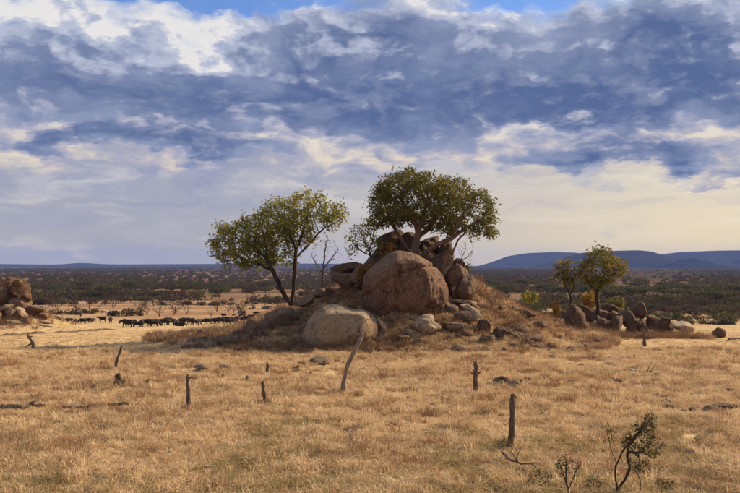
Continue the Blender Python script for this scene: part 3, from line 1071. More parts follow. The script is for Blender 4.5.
def tree(name, label, cat, stems, lobes, d, natt, step, infl, kill, tip, rmax, bark, leafmat, per, spread, size, seed, thick=.05, e=2.3, leaf_r=1.6, jit=.25, group=None, leaf_frac=1.0, sides=7):
    rng = np.random.default_rng(seed)
    st = [px_path(s, d) for s in stems]
    att = sample_lobes(lobes, natt, d, rng, void=.6 if d > 30 else .12)
    nodes, par = grow(st, att, step, infl, kill, rng, jit=jit)
    r, kids = radii(nodes, par, tip, e, rmax)
    ch = chains(nodes, par, r, kids)
    base = Vector(st[0][0])
    root = empty(name, base)
    tag(root, label, cat, group)
    b = np.array(base)
    big = [(P - b, q) for P, q in ch if q.max() > thick]
    sm = [(P - b, q) for P, q in ch if q.max() <= thick]
    if not big:
        big, sm = sm[:3], sm[3:]
    # each big chain: thick stretch is trunk/limb; fine twigs go to their own mesh
    v, f = tube(big, sides); mk('trunk', v, f, bark, root, smooth_sh=True)
    if sm:
        v, f = tube(sm, 4)
        tag(mk('branches', v, f, bark, root, smooth_sh=True), kind='stuff')
    if leafmat:
        tipn = nodes[(r < tip * leaf_r)]
        if leaf_frac < 1:
            tipn = tipn[rng.uniform(size=len(tipn)) < leaf_frac]
        v, f = leaves(tipn - b, per, spread, size, rng)
        tag(mk('crown', v, f, leafmat, root), kind='stuff')
    return root


DL = 56.0
tree('savanna_tree', 'leaning twin-trunk tree with yellow-green crown on the left flank of the kopje', 'tree',
     [[(291.5, 309), (293, 292), (295, 268), (296, 250), (291, 236), (286, 222)],
      [(291.5, 306), (281, 289, -.3), (274, 273, -.6), (266, 258, -.8), (254, 246, -.9), (240, 240, -1.0)],
      [(295.5, 258), (306, 248, .4), (316, 236, .7), (327, 226, .8)],
      [(273, 272, -.6), (262, 265, .2), (250, 262, .5), (236, 254, .6)],
      [(296, 250), (303, 232, -.4), (308, 215, -.8), (311, 203, -1)],
      [(268, 262, -.7), (266, 244, 0), (262, 228, .5)]],
     [(236, 240, 25, 17, -.6, 2.0), (221, 250, 11, 11), (246, 257, 27, 11, .5, 1.8), (228, 258, 12, 8, .3, 1.0), (272, 258, 12, 8, .6, 1.2), (262, 228, 22, 17, .2, 2.0), (283, 215, 20, 18, 0, 2.0), (309, 205, 22, 14, -.4, 1.8),
      (331, 217, 14, 14, .6, 1.1), (300, 222, 18, 12, -.5, 1.5), (268, 247, 20, 9, 0, 1.4), (337, 212, 10, 8, .6, .6), (284, 238, 18, 11, .2, 1.4), (304, 236, 12, 10, .3, 1.0)],
     DL, 1900, .24, 1.6, .34, .009, .21, M_bark, M_leaf1, 26, .20, .10, 41, thick=.045)
DT = 54.5
tree('fig_tree', 'broad dark green fig tree growing out of the rocks on top of the kopje', 'tree',
     [[(416, 282), (417, 262), (415, 246), (418, 232), (413, 218), (404, 204)],
      [(418, 266), (426, 252, -.6), (438, 244, -.9), (452, 238, -.6), (464, 229, -.2), (478, 221, 0), (488, 222)],
      [(417, 258), (406, 246, .6), (396, 232, 1.0), (388, 216, 1.2)],
      [(417, 240), (430, 226, .8), (440, 212, 1.2), (452, 200, 1.2)],
      [(452, 238, -.6), (458, 222, -1.0), (468, 208, -1.2)],
      [(450, 268, .3), (452, 254, 0), (458, 240, .4), (470, 228, .8)],
      [(417, 232), (424, 214, -.8), (428, 198, -1.2)],
      [(418, 262), (410, 266, -1.0), (406, 276, -1.4)]],
     [(384, 206, 17, 20, .8, 2.2), (394, 188, 20, 15, .4, 2.2), (411, 182, 18, 13, 0, 2.2), (430, 190, 22, 15, -.6, 2.4), (452, 192, 24, 14, .2, 2.4), (473, 199, 18, 13, 0, 2.0),
      (486, 213, 13, 14, 0, 1.6), (490, 228, 11, 11, 0, 1.2), (420, 208, 28, 13, .2, 2.4), (452, 211, 24, 11, 0, 2.2), (377, 221, 9, 8, .6, 1.0), (400, 218, 20, 9, .8, 1.6),
      (440, 222, 24, 8, .4, 1.4), (474, 232, 15, 7, .2, 1.0), (492, 236, 8, 6, 0, .8)],
     DT, 2000, .24, 1.6, .33, .010, .33, M_bark_red, M_leaf2, 24, .18, .108, 42, thick=.05)
tree('leafy_bush', 'open small-leaved tree at left shoulder of the kopje under the fig', 'tree',
     [[(373, 266), (370, 254), (366, 244), (362, 234)], [(371, 256), (360, 250), (353, 243)], [(369, 250), (374, 238), (374, 228)]],
     [(362, 236, 14, 15, 0, 1.1), (352, 246, 8, 12, 0, .8), (372, 228, 9, 11, 0, .9), (374, 246, 10, 12, 0, .9)],
     54.8, 330, .2, 1.4, .30, .009, .08, M_bark, M_leaf1, 5, .17, .10, 43, thick=.035)
tree('bare_tree', 'leafless thin tree between the left tree and the kopje', 'tree',
     [[(322, 287), (323, 275), (324, 262), (325, 250), (326, 242)], [(323, 274), (316, 264), (312, 256)], [(324, 268), (332, 258), (338, 250)]],
     [(326, 250, 14, 15, 0, 1.0), (316, 258, 8, 10, 0, .8), (335, 255, 9, 10, 0, .8)],
     55.5, 330, .2, 1.4, .25, .007, .085, M_dead, None, 0, 0, 0, 44, thick=.035)
tree('bare_bush', 'pale leafless bush at the kopje right shoulder under the fig branch', 'bush',
     [[(458, 268), (462, 257), (466, 248)], [(460, 262), (468, 256), (473, 250)]],
     [(466, 250, 10, 11, 0, .8), (471, 258, 6, 8, 0, .6)], 55.5, 240, .16, 1.2, .20, .006, .04, M_pale, None, 0, 0, 0, 45, thick=.03)
DR = 63.0
tree('savanna_tree', 'round olive-brown tree rising behind the right outcrop', 'tree',
     [[(598, 314), (597, 300), (597, 292), (602, 282), (606, 270)], [(597, 293), (588, 281), (582, 272)], [(600, 286), (612, 276), (619, 268)]],
     [(600, 266, 18, 15, 0, 1.6), (583, 271, 11, 10, 0, 1.1), (617, 268, 11, 11, 0, 1.2), (600, 256, 15, 8, 0, 1.2), (600, 280, 18, 5, 0, 1.2)],
     DR, 750, .24, 1.6, .36, .011, .16, M_bark, M_leaf3, 14, .20, .13, 46, thick=.045)
tree('savanna_tree', 'small crooked olive-brown tree left of the round tree behind the right outcrop', 'tree',
     [[(568, 314), (571, 300), (569, 292), (564, 284), (562, 275)], [(570, 296), (574, 286), (572, 278)]],
     [(562, 268, 9, 8, 0, .8), (557, 276, 5, 5, 0, .5), (568, 280, 6, 8, 0, .6), (566, 264, 5, 5, 0, .5)],
     DR, 240, .2, 1.4, .32, .010, .09, M_bark, M_leaf3, 14, .17, .12, 47, thick=.035)
for lb, px, py, rx, ry, d, mt, sd in [
        ('bright yellow bush on the left edge of the huge brown boulder', 364, 270, 7, 10, 52.2, M_leaf_y, 61), ('orange-yellow bush on top of the kopje left of the fig trunk', 389, 250, 7, 8, 55, M_leaf_y, 62),
        ('green bush on the right horizon of the mound', 529, 297, 11, 5, 70, M_leaf1, 63), ('small dark green bush at right shoulder of the kopje', 466, 268, 5, 4, 55, M_leaf2, 64),
        ('reddish bush behind the left block of the right outcrop', 590, 301, 8, 9, 65, M_leaf_y, 65), ('rusty bush right of the round tree trunk behind outcrop', 616, 304, 9, 7, 66, M_leaf3, 66),
        ('orange dry bush between the mound and the right outcrop', 556, 309, 4, 8, 60, M_leaf_y, 67)]:
    if d > 58:
        d = slope_hit(px, py + ry + 3, 56, 90) or d
    tree('bush', lb, 'bush', [[(px, py + ry + 5), (px, py)], [(px, py + ry + 4), (px - rx * .5, py)], [(px, py + ry + 4), (px + rx * .5, py)]],
         [(px, py, rx, ry)], d, 130, .16, 1.2, .25, .007, .03, M_dead, mt, 14, .14, .10, sd, thick=.025)


# ------------------------------------------------------------------ stakes and dead wood
def stake(px, ytop, ybase, label, mat=M_dead, r0=.085, bend=0, lean=0, nub=None, fork=None, seed=0, hook=None):
    rng = np.random.default_rng(seed)
    # distance where this bearing meets the ground
    d = 30.0
    for _ in range(30):
        x = (px - 370) / F * d
        z = ghs(x, d)
        d = (CAMZ - z) / ((ybase - 265) / F)
    p = at(px, ybase, d)
    k = d / F
    H = (ybase - ytop) * k
    n = 12
    t = np.linspace(0, 1, n)
    x = lean * k * t + bend * k * np.sin(t * np.pi * 1.3) + rng.normal(size=n) * .012
    y = rng.normal(size=n) * .012
    P = np.stack([x, y, -.25 + (H + .25) * t], 1)
    rad_ = r0 * (1.25 - .45 * t + .6 * np.exp(-t * 9)) * (1 + .12 * rng.normal(size=n))
    rad_[-1] *= .72
    paths = [(P, rad_)]
    if nub:
        for (tt, dx, dz, rr_) in nub:
            q = int(tt * (n - 1)); s = P[q]
            e = s + np.array([dx * k, 0.02, dz * k])
            paths.append((np.array([s, (s + e) / 2 + .01, e]), np.array([rr_, rr_ * .85, rr_ * .6])))
    v, f = tube(paths, 9)
    v = v + .012 * np.stack([fbmn(v[:, 0] * 14 + seed, v[:, 1] * 14, v[:, 2] * 3, 3)] * 3, 1)
    o = mk('wooden_stake', v, f, mat, loc=(p.x, d, ghs(p.x, d)), smooth_sh=True, sharp=50)
    return tag(o, label, 'stake', 'old wooden stakes standing in the grass')


stake(511, 393, 448, 'thick weathered stake with knobbed top beside the foreground shrub', M_dead, .08, 0, 2, [(.98, -1, 5, .05), (.94, 4, 3, .045)], seed=1)
stake(345.5, 333, 394, 'tallest stake, a pale crooked trunk leaning right before the pale boulder', M_pale, .085, -5.5, 13, None, seed=2)
stake(476.5, 361, 394, 'short stake with side nubs standing right of centre', M_dead, .095, 0, -1, [(.72, -5, 3, .04), (.7, 5, 4, .045)], seed=3)
stake(265, 380, 405, 'dark stake with flared foot left of the tallest stake', M_dead, .075, 1, -2, [(.05, 5, -1, .06)], seed=4)
stake(267.5, 362, 375.5, 'tiny straight dark stake in the distance above the flared-foot stake', M_dead, .075, 0, 0, None, seed=5)
stake(247, 375, 381, 'tiniest stub of a stake left of the flared-foot stake', M_dead, .07, 0, 0, None, seed=6)
stake(189.5, 374, 409, 'tall dark stake with a bent top left of centre', M_dead, .075, 0, -2, [(.98, 5, 1, .035)], seed=7)
stake(118, 345, 369, 'thin curved dark stake standing alone at far left', M_dead, .07, -2.2, 2, None, seed=8)
stake(33, 333, 350, 'dark forked stump leaning left, leftmost upright wood', M_dead, .10, 2, -4, [(.6, -7, -4, .06), (.9, 3, 1, .05)], seed=9)
stake(645, 333, 346, 'small forked dark stump in front of the right outcrop', M_dead, .10, 0, -1, [(.7, -3.5, 4.5, .06), (.7, 3.5, 4, .06), (.5, -3, 0, .05)], seed=10)


def on_ground(px, py):
    d = 30.0
    for _ in range(40):
        x = (px - 370) / F * d
        d = .5 * d + .5 * (CAMZ - ghs(x, d)) / ((py - 265) / F)
    return (px - 370) / F * d, d


def fallen(label, pts, r, mat=M_dead, twigs=()):
    paths = []
    P = []
    for q in pts:
        x, y = on_ground(q[0], q[1])
        P.append([x, y, ghs(x, y) + r * .8 + .10 + (q[2] if len(q) > 2 else 0)])
    P = np.array(P)
    t = np.linspace(0, 1, 16)
    s = np.linspace(0, 1, len(P))
    Q = np.stack([np.interp(t, s, P[:, c]) for c in range(3)], 1) + np.random.default_rng(len(label)).normal(size=(16, 3)) * r * .25
    paths.append((Q, r * (1.1 - .6 * t)))
    for (i, dx, dy, dz) in twigs:
        a = Q[i]
        paths.append((np.array([a, a + np.array([dx * .5, dy * .5, dz * .6]), a + np.array([dx, dy, dz])]), np.array([r * .6, r * .45, r * .2])))
    c = Q[0].copy()
    v, f = tube([(p - c, q) for p, q in paths], 7)
    return tag(mk('fallen_branch', v, f, mat, loc=c, smooth_sh=True), label, 'branch')


fallen('thick dark fallen log at the left edge of the grass', [(3, 411), (20, 411), (36, 409), (46, 409)], .09, twigs=[(8, .3, .1, .15)])
fallen('long thin dark fallen branch right of the log', [(64, 411), (85, 410), (105, 407), (122, 408), (140, 407)], .05, twigs=[(4, .4, .2, .1), (10, .5, -.1, .12)])
fallen('dead twig with one upright fork in the grass at right', [(622, 372), (634, 373), (645, 375), (652, 373)], .035, twigs=[(11, .25, 0, .5), (12, .35, .1, .25), (13, .3, 0, .1)])
fallen('bare pale-brown stick arching over the grass at lower right', [(502, 462, .15), (508, 467, .1), (520, 470, .05), (538, 471, .1)], .03, twigs=[(8, .1, 0, .3), (9, -.25, 0, .32), (13, .15, 0, -.1)])
fallen('dark stick lying at the far right behind the haystack rock', [(728, 341), (735, 340.5), (745, 340)], .08)

DS = 17.3
tree('thorn_shrub', 'nearest shrub, dark forked branches with leafy right side in right foreground', 'shrub',
     [[(617, 505), (617, 488), (615, 474), (616, 462), (611, 450), (609, 440), (607, 430)],
      [(617, 490), (626, 478, .1), (630, 468, .15), (627, 456, .2), (629, 446, .25), (640, 432, .25), (650, 418, .2)],
      [(616, 466), (622, 452, -.15), (632, 440, -.2), (640, 430, -.2), (648, 416, -.2)],
      [(628, 472, .1), (636, 468, .2), (642, 464, .25)], [(638, 502), (641, 484), (638, 474), (635, 470)],
      [(630, 452, .2), (644, 452, .1), (655, 459, .1)]],
     [(644, 438, 14, 15, .1, .30), (654, 448, 10, 8, .1, .25), (636, 446, 12, 10, .1, .25), (609, 432, 5, 9, 0, .12), (650, 420, 7, 8, 0, .15), (638, 464, 12, 8, .1, .2), (624, 440, 6, 10, -.1, .15)],
     DS, 560, .045, .4, .05, .0038, .034, M_bark, M_leaf4, 5, .035, .028, 71, thick=.010, leaf_frac=.5, jit=.5)
tree('thorn_shrub', 'small twiggy shrub left of the nearest leafy shrub', 'shrub',
     [[(570, 500), (568, 488), (563, 474), (560, 464)], [(569, 490), (574, 476), (578, 466)], [(567, 484), (566, 470), (567, 458)]],
     [(562, 466, 8, 10, 0, .2), (574, 468, 7, 9, 0, .2), (567, 460, 6, 8, 0, .15)],
     17.3, 200, .045, .4, .05, .0038, .022, M_bark, M_leaf4, 3, .03, .024, 72, thick=.012, leaf_frac=.4, jit=.4)


for lb, px, py, rx, ry, sd in [('low twiggy shrub at the foot of the thick weathered stake', 503, 445, 7, 8, 73), ('low dark shrub between the weathered stake and small twiggy shrub', 540, 478, 14, 9, 74),
                               ('low dark shrub right of the nearest leafy shrub', 664, 484, 12, 8, 75), ('low twiggy shrub between the two bigger foreground shrubs', 594, 484, 10, 8, 76)]:
    d = slope_hit(px, py + ry, 14, 40) or 17.3
    tree('thorn_shrub', lb, 'shrub', [[(px, py + ry + 3), (px, py)], [(px, py + ry + 3), (px - rx * .6, py)], [(px, py + ry + 3), (px + rx * .6, py)]],
         [(px, py, rx, ry)], d, 230, .045, .5, .05, .0038, .013, M_bark, M_leaf4, 4, .03, .026, sd, thick=.009, leaf_frac=.3, jit=.4)

# leafless reddish brush on the kopje
M_brush = mat_bark('red_brush', (.16, .075, .045), (.30, .16, .09), 6)
for j, (px, py, rx, ry, d, lb) in enumerate([
        (487, 299, 15, 13, 52.5, 'big rust-red leafless bush right of the leaning slabs'), (478, 283, 8, 9, 54.5, 'rusty bush on the skyline right of the leaning slabs'),
        (503, 310, 10, 9, 51.5, 'brown leafless bush on the upper right slope'), (333, 288, 12, 10, 54.0, 'brown brush under the bare thin tree'),
        (350, 296, 13, 9, 52.5, 'brown brush left of the huge boulder above the low pale boulder'), (312, 312, 12, 8, 50.8, 'brown brush behind left end of low pale boulder'),
        (374, 306, 8, 10, 50.2, 'dark brush in the corner at left of the huge boulder foot'), (395, 318, 14, 7, 48.6, 'brown brush under the huge brown boulder'),
        (515, 322, 12, 7, 50.0, 'straw-brown bush on the right slope'), (276, 322, 10, 7, 49.5, 'brown bush on the left flank slab'),
        (538, 316, 9, 8, 54.0, 'brown bush low on the right skyline of the mound'), (440, 322, 8, 7, 48.4, 'brown brush right of the small rounded pale boulder')]):
    hitd = slope_hit(px, py + ry) or d
    d = hitd if abs(hitd - d) < 6 else d
    tree('dry_bush', lb, 'bush', [[(px, py + ry + 3), (px, py)], [(px, py + ry + 3), (px - rx * .6, py)], [(px, py + ry + 3), (px + rx * .6, py)]],
         [(px, py, rx, ry)], d, 420, .13, 1.2, .15, .006, .02, M_brush, M_leaf_d, 2, .06, .05, 800 + j, thick=.02)

# eroded earth banks across the flat ground on the left
M_bank = mat_flat('dark_shaded_soil', (.045, .030, .020), (.12, .08, .05), 1.5)  # soil colour with the shade on the banks' faces mixed in; some clods share it


def bank(label, pts, h, seed):
    rng = np.random.default_rng(seed)
    P = []
    for q in pts:
        d = slope_hit(q[0], q[1], 40, 240)
        P.append([(q[0] - 370) / F * d, d])
    P = np.array(P); n = 60
    t = np.linspace(0, 1, n); s_ = np.linspace(0, 1, len(P))
    x = np.interp(t, s_, P[:, 0]); y = np.interp(t, s_, P[:, 1]) + rng.normal(size=n).cumsum() * .08
    prof = [(-.9, -.15), (-.25, .0), (0, .8), (.35, 1.0), (1.2, .7), (2.6, -.2)]
    V_ = []
    hh = h * (.6 + .5 * np.abs(fbmn(t * 14, seed, 0, 3))) * np.clip(np.minimum(t, 1 - t) * 10, .05, 1)
    for a_, b_ in prof:
        V_.append(np.stack([x, y + a_ * .5, gh(x, y + a_ * .5) + b_ * hh + (.02 if b_ > 0 else -.05)], 1))
    V_ = np.stack(V_, 1).reshape(-1, 3)
    m = len(prof)
    i = np.arange(n - 1)[:, None] * m + np.arange(m - 1)[None]
    f = np.stack([i, i + m, i + m + 1, i + 1], -1).reshape(-1, 4)
    tag(mk('earth_bank', V_, f, M_bank, smooth_sh=True), label, 'bank')


bank('long dark eroded earth bank running right from the left outcrop', [(-10, 337), (30, 334.5), (60, 333), (90, 331), (122, 329.5)], .22, 5)
bank('short dark earth bank in front of the middle of the herd', [(143, 335.2), (165, 335.6), (190, 335)], .22, 6)
bank('low dark earth bank left of the pointed dark rock', [(205, 331), (225, 330.5), (243, 330)], .18, 7)

# ------------------------------------------------------------------ buffalo herd
def remeshed(name, paths, voxel, mat):
    v, f = tube(paths, 12)
    me = bpy.data.meshes.new(name); me.from_pydata(v.tolist(), [], f)
    o = bpy.data.objects.new(name, me); COL.objects.link(o)
    md = o.modifiers.new('r', 'REMESH'); md.mode = 'VOXEL'; md.voxel_size = voxel
    dg = bpy.context.evaluated_depsgraph_get()
    nm = bpy.data.meshes.new_from_object(o.evaluated_get(dg))
    bpy.data.objects.remove(o)
    nm.materials.clear(); nm.materials.append(mat)
    nm.shade_smooth()
    return nm


def buffalo_meshes(pose, seed):
    if pose == 'lying':
        dz = -.55
    else:
        dz = 0
    sp = [(-1.12, 1.22, .10), (-1.0, 1.16, .30), (-.7, 1.12, .40), (-.3, 1.06, .45), (.1, 1.04, .48), (.45, 1.10, .47), (.72, 1.18, .42), (.95, 1.20, .33)]
    if pose == 'grazing':
        hd = [(1.15, 1.05, .26), (1.33, .75, .21), (1.45, .50, .20), (1.52, .32, .16), (1.56, .16, .11)]
    elif pose == 'up':
        hd = [(1.15, 1.32, .27), (1.35, 1.42, .22), (1.55, 1.40, .20), (1.75, 1.28, .15), (1.88, 1.20, .11)]
    else:
        hd = [(1.18, 1.16, .27), (1.40, 1.12, .22), (1.58, 1.02, .20), (1.74, .86, .15), (1.84, .74, .11)]
    P = np.array([(a, 0, b + dz) for a, b, c in sp + hd]); r = np.array([c for a, b, c in sp + hd])
    paths = [(P, r)]
    if pose != 'lying':
        st = {'grazing': .10, 'up': .0, 'walking': .26}[pose]
        for (x, s, ph) in [(.62, .2, 1), (.62, -.2, -1), (-.78, .2, -1), (-.78, -.2, 1)]:
            o = st * ph
            if x > 0:
                pts = [(x, s, .95), (x + .02 + o * .3, s, .62), (x + o * .7, s, .36), (x + o, s, .06), (x + o + .05, s, 0)]
                rr_ = [.2, .12, .085, .07, .085]
            else:
                pts = [(x, s, 1.0), (x + .14 + o * .3, s, .70), (x - .06 + o * .6, s, .42), (x + o, s, .06), (x + o + .05, s, 0)]
                rr_ = [.26, .17, .09, .07, .085]
            paths.append((np.array(pts, float), np.array(rr_)))
    else:
        for (x, s) in [(.55, .3), (.55, -.3), (-.6, .35), (-.6, -.35)]:
            paths.append((np.array([(x, s, .35), (x + .3, s * 1.15, .12), (x - .15, s * 1.2, .08)]), np.array([.18, .11, .08])))
    # tail and ears
    paths.append((np.array([(-1.08, 0, 1.25 + dz), (-1.2, 0, 1.0 + dz), (-1.22, .03, .7 + dz * .8), (-1.2, .05, .5 + dz * .6)]), np.array([.05, .04, .035, .06])))
    c = np.array(hd[2]); head = np.array([c[0], 0, c[1] + dz])
    for s in (-1, 1):
        paths.append((np.array([head + (-.06, s * .1, .02), head + (-.08, s * .30, -.06), head + (-.08, s * .46, -.14)]), np.array([.06, .08, .03])))
    body = remeshed('body', paths, .055, M_buff)
    hp = []
    for s in (-1, 1):
        q = [head + (-.02, s * .03, .20), head + (-.04, s * .22, .16), head + (-.05, s * .42, .06), head + (-.05, s * .56, .16), head + (-.02, s * .50, .34)]
        hp.append((np.array(q), np.array([.09, .085, .06, .04, .015])))
    v, f = tube(hp, 7)
    hm = bpy.data.meshes.new('horns'); hm.from_pydata(v.tolist(), [], f); hm.materials.append(M_horn); hm.shade_smooth()
    return body, hm


BM = {p: buffalo_meshes(p, 1) for p in ('grazing', 'walking', 'up', 'lying')}
HERD = [  # px, ybase, facing, pose, size
    (70, 322.5, -1, 'walking', .9), (76, 324, 0, 'walking', 1), (83.5, 323.5, -1, 'grazing', 1), (88, 323, 1, 'walking', 1), (94, 322, 0, 'grazing', .8), (103, 321.5, -1, 'up', 1), (111, 323, 0, 'walking', 1.15),
    (128, 327.5, -1, 'walking', 1.15), (136.5, 327, -1, 'up', .9), (142, 327, 0, 'grazing', 1.1), (146, 326, 1, 'walking', 1.1), (152.5, 325, -1, 'walking', 1.1), (158.5, 325.5, -1, 'grazing', 1.1), (163.5, 325.5, 1, 'walking', 1.15),
    (169, 322.5, -1, 'walking', 1.0), (172, 325, 1, 'grazing', 1.05), (175, 326, 0, 'walking', .9), (180.5, 326, 1, 'lying', 1.0), (186, 323.5, -1, 'walking', 1.15), (191, 324, 1, 'grazing', 1.1), (199, 325, 0, 'walking', 1.1),
    (208.5, 324, -1, 'walking', 1.05), (213, 323.5, 1, 'grazing', 1.05), (221, 323.5, -1, 'grazing', 1.15), (225.5, 322.5, 1, 'walking', 1.1), (230.5, 322.5, -1, 'walking', 1.1), (235, 322, 1, 'walking', 1.1), (239, 321, -1, 'grazing', 1),
    (244, 321.5, 1, 'walking', 1), (249, 322, -1, 'grazing', 1.05), (253, 322.5, 1, 'walking', 1), (257.5, 321, 0, 'grazing', .95), (243, 315, -1, 'walking', 1), (224, 317, -1, 'up', .8), (256, 315, 1, 'walking', .9), (265, 319.5, -1, 'walking', .95), (261, 322, 1, 'grazing', .9),
    (132, 325.5, 1, 'grazing', 1.0), (149, 324.5, -1, 'walking', 1.0), (155, 326.5, 1, 'grazing', 1.0), (166, 325, 1, 'walking', 1.05), (183, 324, 1, 'walking', 1.1), (194.5, 325, -1, 'walking', 1.05), (204, 324, 1, 'walking', 1.0),
    (217, 323, 1, 'walking', 1.05), (233, 323.5, 1, 'grazing', 1.0), (247, 320.5, -1, 'walking', 1.0), (269, 321, 1, 'walking', .95), (228, 324.5, -1, 'walking', 1.05), (251, 319, 1, 'up', .95)]
SPLIT = 7
words_ = ['first', 'second', 'third', 'fourth', 'fifth', 'sixth', 'seventh', 'eighth', 'ninth', 'tenth', 'eleventh', 'twelfth', 'thirteenth', 'fourteenth', 'fifteenth', 'sixteenth', 'seventeenth', 'eighteenth', 'nineteenth',
          'twentieth', 'twenty-first', 'twenty-second', 'twenty-third', 'twenty-fourth', 'twenty-fifth', 'twenty-sixth', 'twenty-seventh', 'twenty-eighth', 'twenty-ninth', 'thirtieth', 'thirty-first', 'thirty-second', 'thirty-third', 'thirty-fourth', 'thirty-fifth', 'thirty-sixth', 'thirty-seventh', 'thirty-eighth', 'thirty-ninth', 'fortieth', 'forty-first', 'forty-second', 'forty-third', 'forty-fourth', 'forty-fifth']
order = {j: i for i, j in enumerate(sorted(range(SPLIT, len(HERD)), key=lambda q: HERD[q][0]))}
hr = np.random.default_rng(77)


def ground_hit(px, py, lo=60, hi=600):
    """distance at which the sight line over the fall of the land meets the ground"""
    ds = np.linspace(lo, hi, 2000)
    p0 = [at(px, py, 1.0)]
    u = (px - 370) / F
    z = gh(u * ds, ds)
    line = CAMZ - (py - 265) / F * ds
    j = int(np.argmax(line <= z))
    return ds[j] if j else hi


for j, (px, py, face, pose, s) in enumerate(HERD):
    d = ground_hit(px, py, 120, 260)
    x = (px - 370) / F * d
    o = empty('buffalo', (x, d, ghs(x, d) - .02))
    rot = {-1: math.pi, 1: 0, 0: math.pi / 2 * (1 if j % 2 else -1)}[face] + hr.uniform(-.45, .45)
    o.rotation_euler = (0, 0, rot)
    o.scale = (s * .75,) * 3
    for me, nm in zip(BM[pose], ('body', 'horns')):
        c = bpy.data.objects.new(nm, me); COL.objects.link(c); c.parent = o
    if nm: pass
    ptxt = {'grazing': 'grazing', 'walking': 'walking', 'up': 'with raised head', 'lying': 'lying down'}[pose]
    if j < SPLIT:
        lb = f'black buffalo {ptxt}, {words_[j]} from the left in the small left-hand group'
    else:
        lb = f'black buffalo {ptxt}, {words_[order[j]]} from the left in the long main herd line'
    tag(o, lb, 'buffalo', 'buffalo herd on the plain')

# ------------------------------------------------------------------ trees on the plain
def proto_tree(kind, seed):
    rng = np.random.default_rng(seed)
    if kind == 'acacia':
        att = np.concatenate([np.stack([rng.normal(0, 1.7, 60) + ox, rng.normal(0, 1.7, 60) + oy, rng.normal(0, .35, 60) + oz], 1) for ox, oy, oz in
                              [(0, 0, 4.3), (1.6, .6, 3.9), (-1.7, -.4, 3.8), (.3, -1.6, 3.6)]])
        st = [[(0, 0, -.3), (.1, 0, .8), (.0, .1, 1.8)]]
        nodes, par = grow(st, att, .5, 3, .7, rng, 25)
        r, kids = radii(nodes, par, .035, 2.2, .2)
        lv = leaves(nodes[r < .07], 9, .42, .30, rng, .5); lm = M_leaf4
    elif kind == 'scrub':
        att = rng.normal(size=(120, 3)) * np.array([1.5, 1.5, .7]) + np.array([0, 0, 1.5]); att = att[att[:, 2] > .3]
        nodes, par = grow([[(0, 0, -.2), (0, 0, .5)], [(0, 0, .1), (.6, .2, .7)]], att, .35, 3, .5, rng, 25)
        r, kids = radii(nodes, par, .03, 2.2, .12)
        lv = leaves(nodes[r < .06], 8, .32, .22, rng); lm = M_leaf4 if seed % 2 else M_leaf5
    else:   # bare
        att = rng.normal(size=(60, 3)) * np.array([.9, .9, .8]) + np.array([0, 0, 2.0]); att = att[att[:, 2] > .6]
        nodes, par = grow([[(0, 0, -.2), (.1, 0, .6), (.1, .1, 1.2)], [(0, 0, .2), (-.35, .1, .9)]], att, .3, 3, .4, rng, 25)
        r, kids = radii(nodes, par, .03, 2.2, .14)
        lv = None if seed % 2 else leaves(nodes[r < .045], 2, .2, .13, rng); lm = M_leaf5
    ch = chains(nodes, par, r, kids)
    tv, tf = tube(ch, 4)
    t = bpy.data.meshes.new('trunk'); t.from_pydata(tv.tolist(), [], tf); t.materials.append(M_bark)
    c = None
    if lv is not None:
        c = bpy.data.meshes.new('crown'); c.from_pydata(lv[0].tolist(), [], lv[1].tolist()); c.materials.append(lm)
    return t, c


PROTO = {'acacia': [proto_tree('acacia', s) for s in (1, 2, 3, 4)], 'scrub': [proto_tree('scrub', s) for s in (11, 12, 13, 14)], 'bare': [proto_tree('bare', s) for s in (21, 22, 23, 24, 25)]}


def plain_tree(kind, q, x, y, s, label, group, cat, name, rot):
    t, c = PROTO[kind][q % len(PROTO[kind])]
    o = empty(name, (x, y, ghs(x, y)))
    o.scale = (s,) * 3
    o.rotation_euler = (0, 0, rot)
    a = bpy.data.objects.new('trunk', t); COL.objects.link(a); a.parent = o
    if c:
        b = bpy.data.objects.new('crown', c); COL.objects.link(b); b.parent = o
        b['kind'] = 'stuff'
    tag(o, label, cat, group)


def zone3(px, a, b, names):
    return names[0] if px < a else names[1] if px < b else names[2]


def size3(s, a, b):
    return 'small' if s < a else 'mid-sized' if s < b else 'tall'


pr = np.random.default_rng(5)
# the green belt of acacias on the right
for q in range(75):
    px = pr.uniform(470, 752); y = pr.uniform(270, 520)
    x = (px - 370) / F * y
    s = pr.uniform(.75, 1.15)
    plain_tree('acacia', q, x, y, s, f'{size3(s, .88, 1.02)} flat-topped green acacia on the {"near" if y < 360 else "far"} plain ' + zone3(px, 560, 650, ['between the kopje and the crooked tree', 'behind the right outcrop trees', 'right of the right outcrop']), 'acacias on the right plain', 'tree', 'acacia_tree', pr.uniform(0, 6.28))
for q in range(48):
    px = pr.uniform(470, 752); y = pr.uniform(150, 300)
    x = (px - 370) / F * y
    s = pr.uniform(.55, .95)
    plain_tree('scrub', q, x, y, s, f'{size3(s, .68, .82)} dark thorn bush on the {"near" if y < 220 else "far"} plain ' + zone3(px, 560, 650, ['between the kopje and the crooked tree', 'behind the right outcrop', 'right of the right outcrop']), 'thorn bushes on the right plain', 'bush', 'thorn_bush', pr.uniform(0, 6.28))
for q in range(64):
    px = pr.uniform(45, 330); y = pr.uniform(205, 330)
    x = (px - 370) / F * y
    s = pr.uniform(.6, 1.15)
    plain_tree('bare', q, x, y, s, f'{size3(s, .78, .97)} leafless tree on the {"near" if y < 265 else "far"} open plain ' + zone3(px, 120, 220, ['behind the small left-hand buffalo group', 'behind the middle of the main herd', 'around the left tree trunk']), 'leafless trees behind the herd', 'tree', 'bare_tree', pr.uniform(0, 6.28))
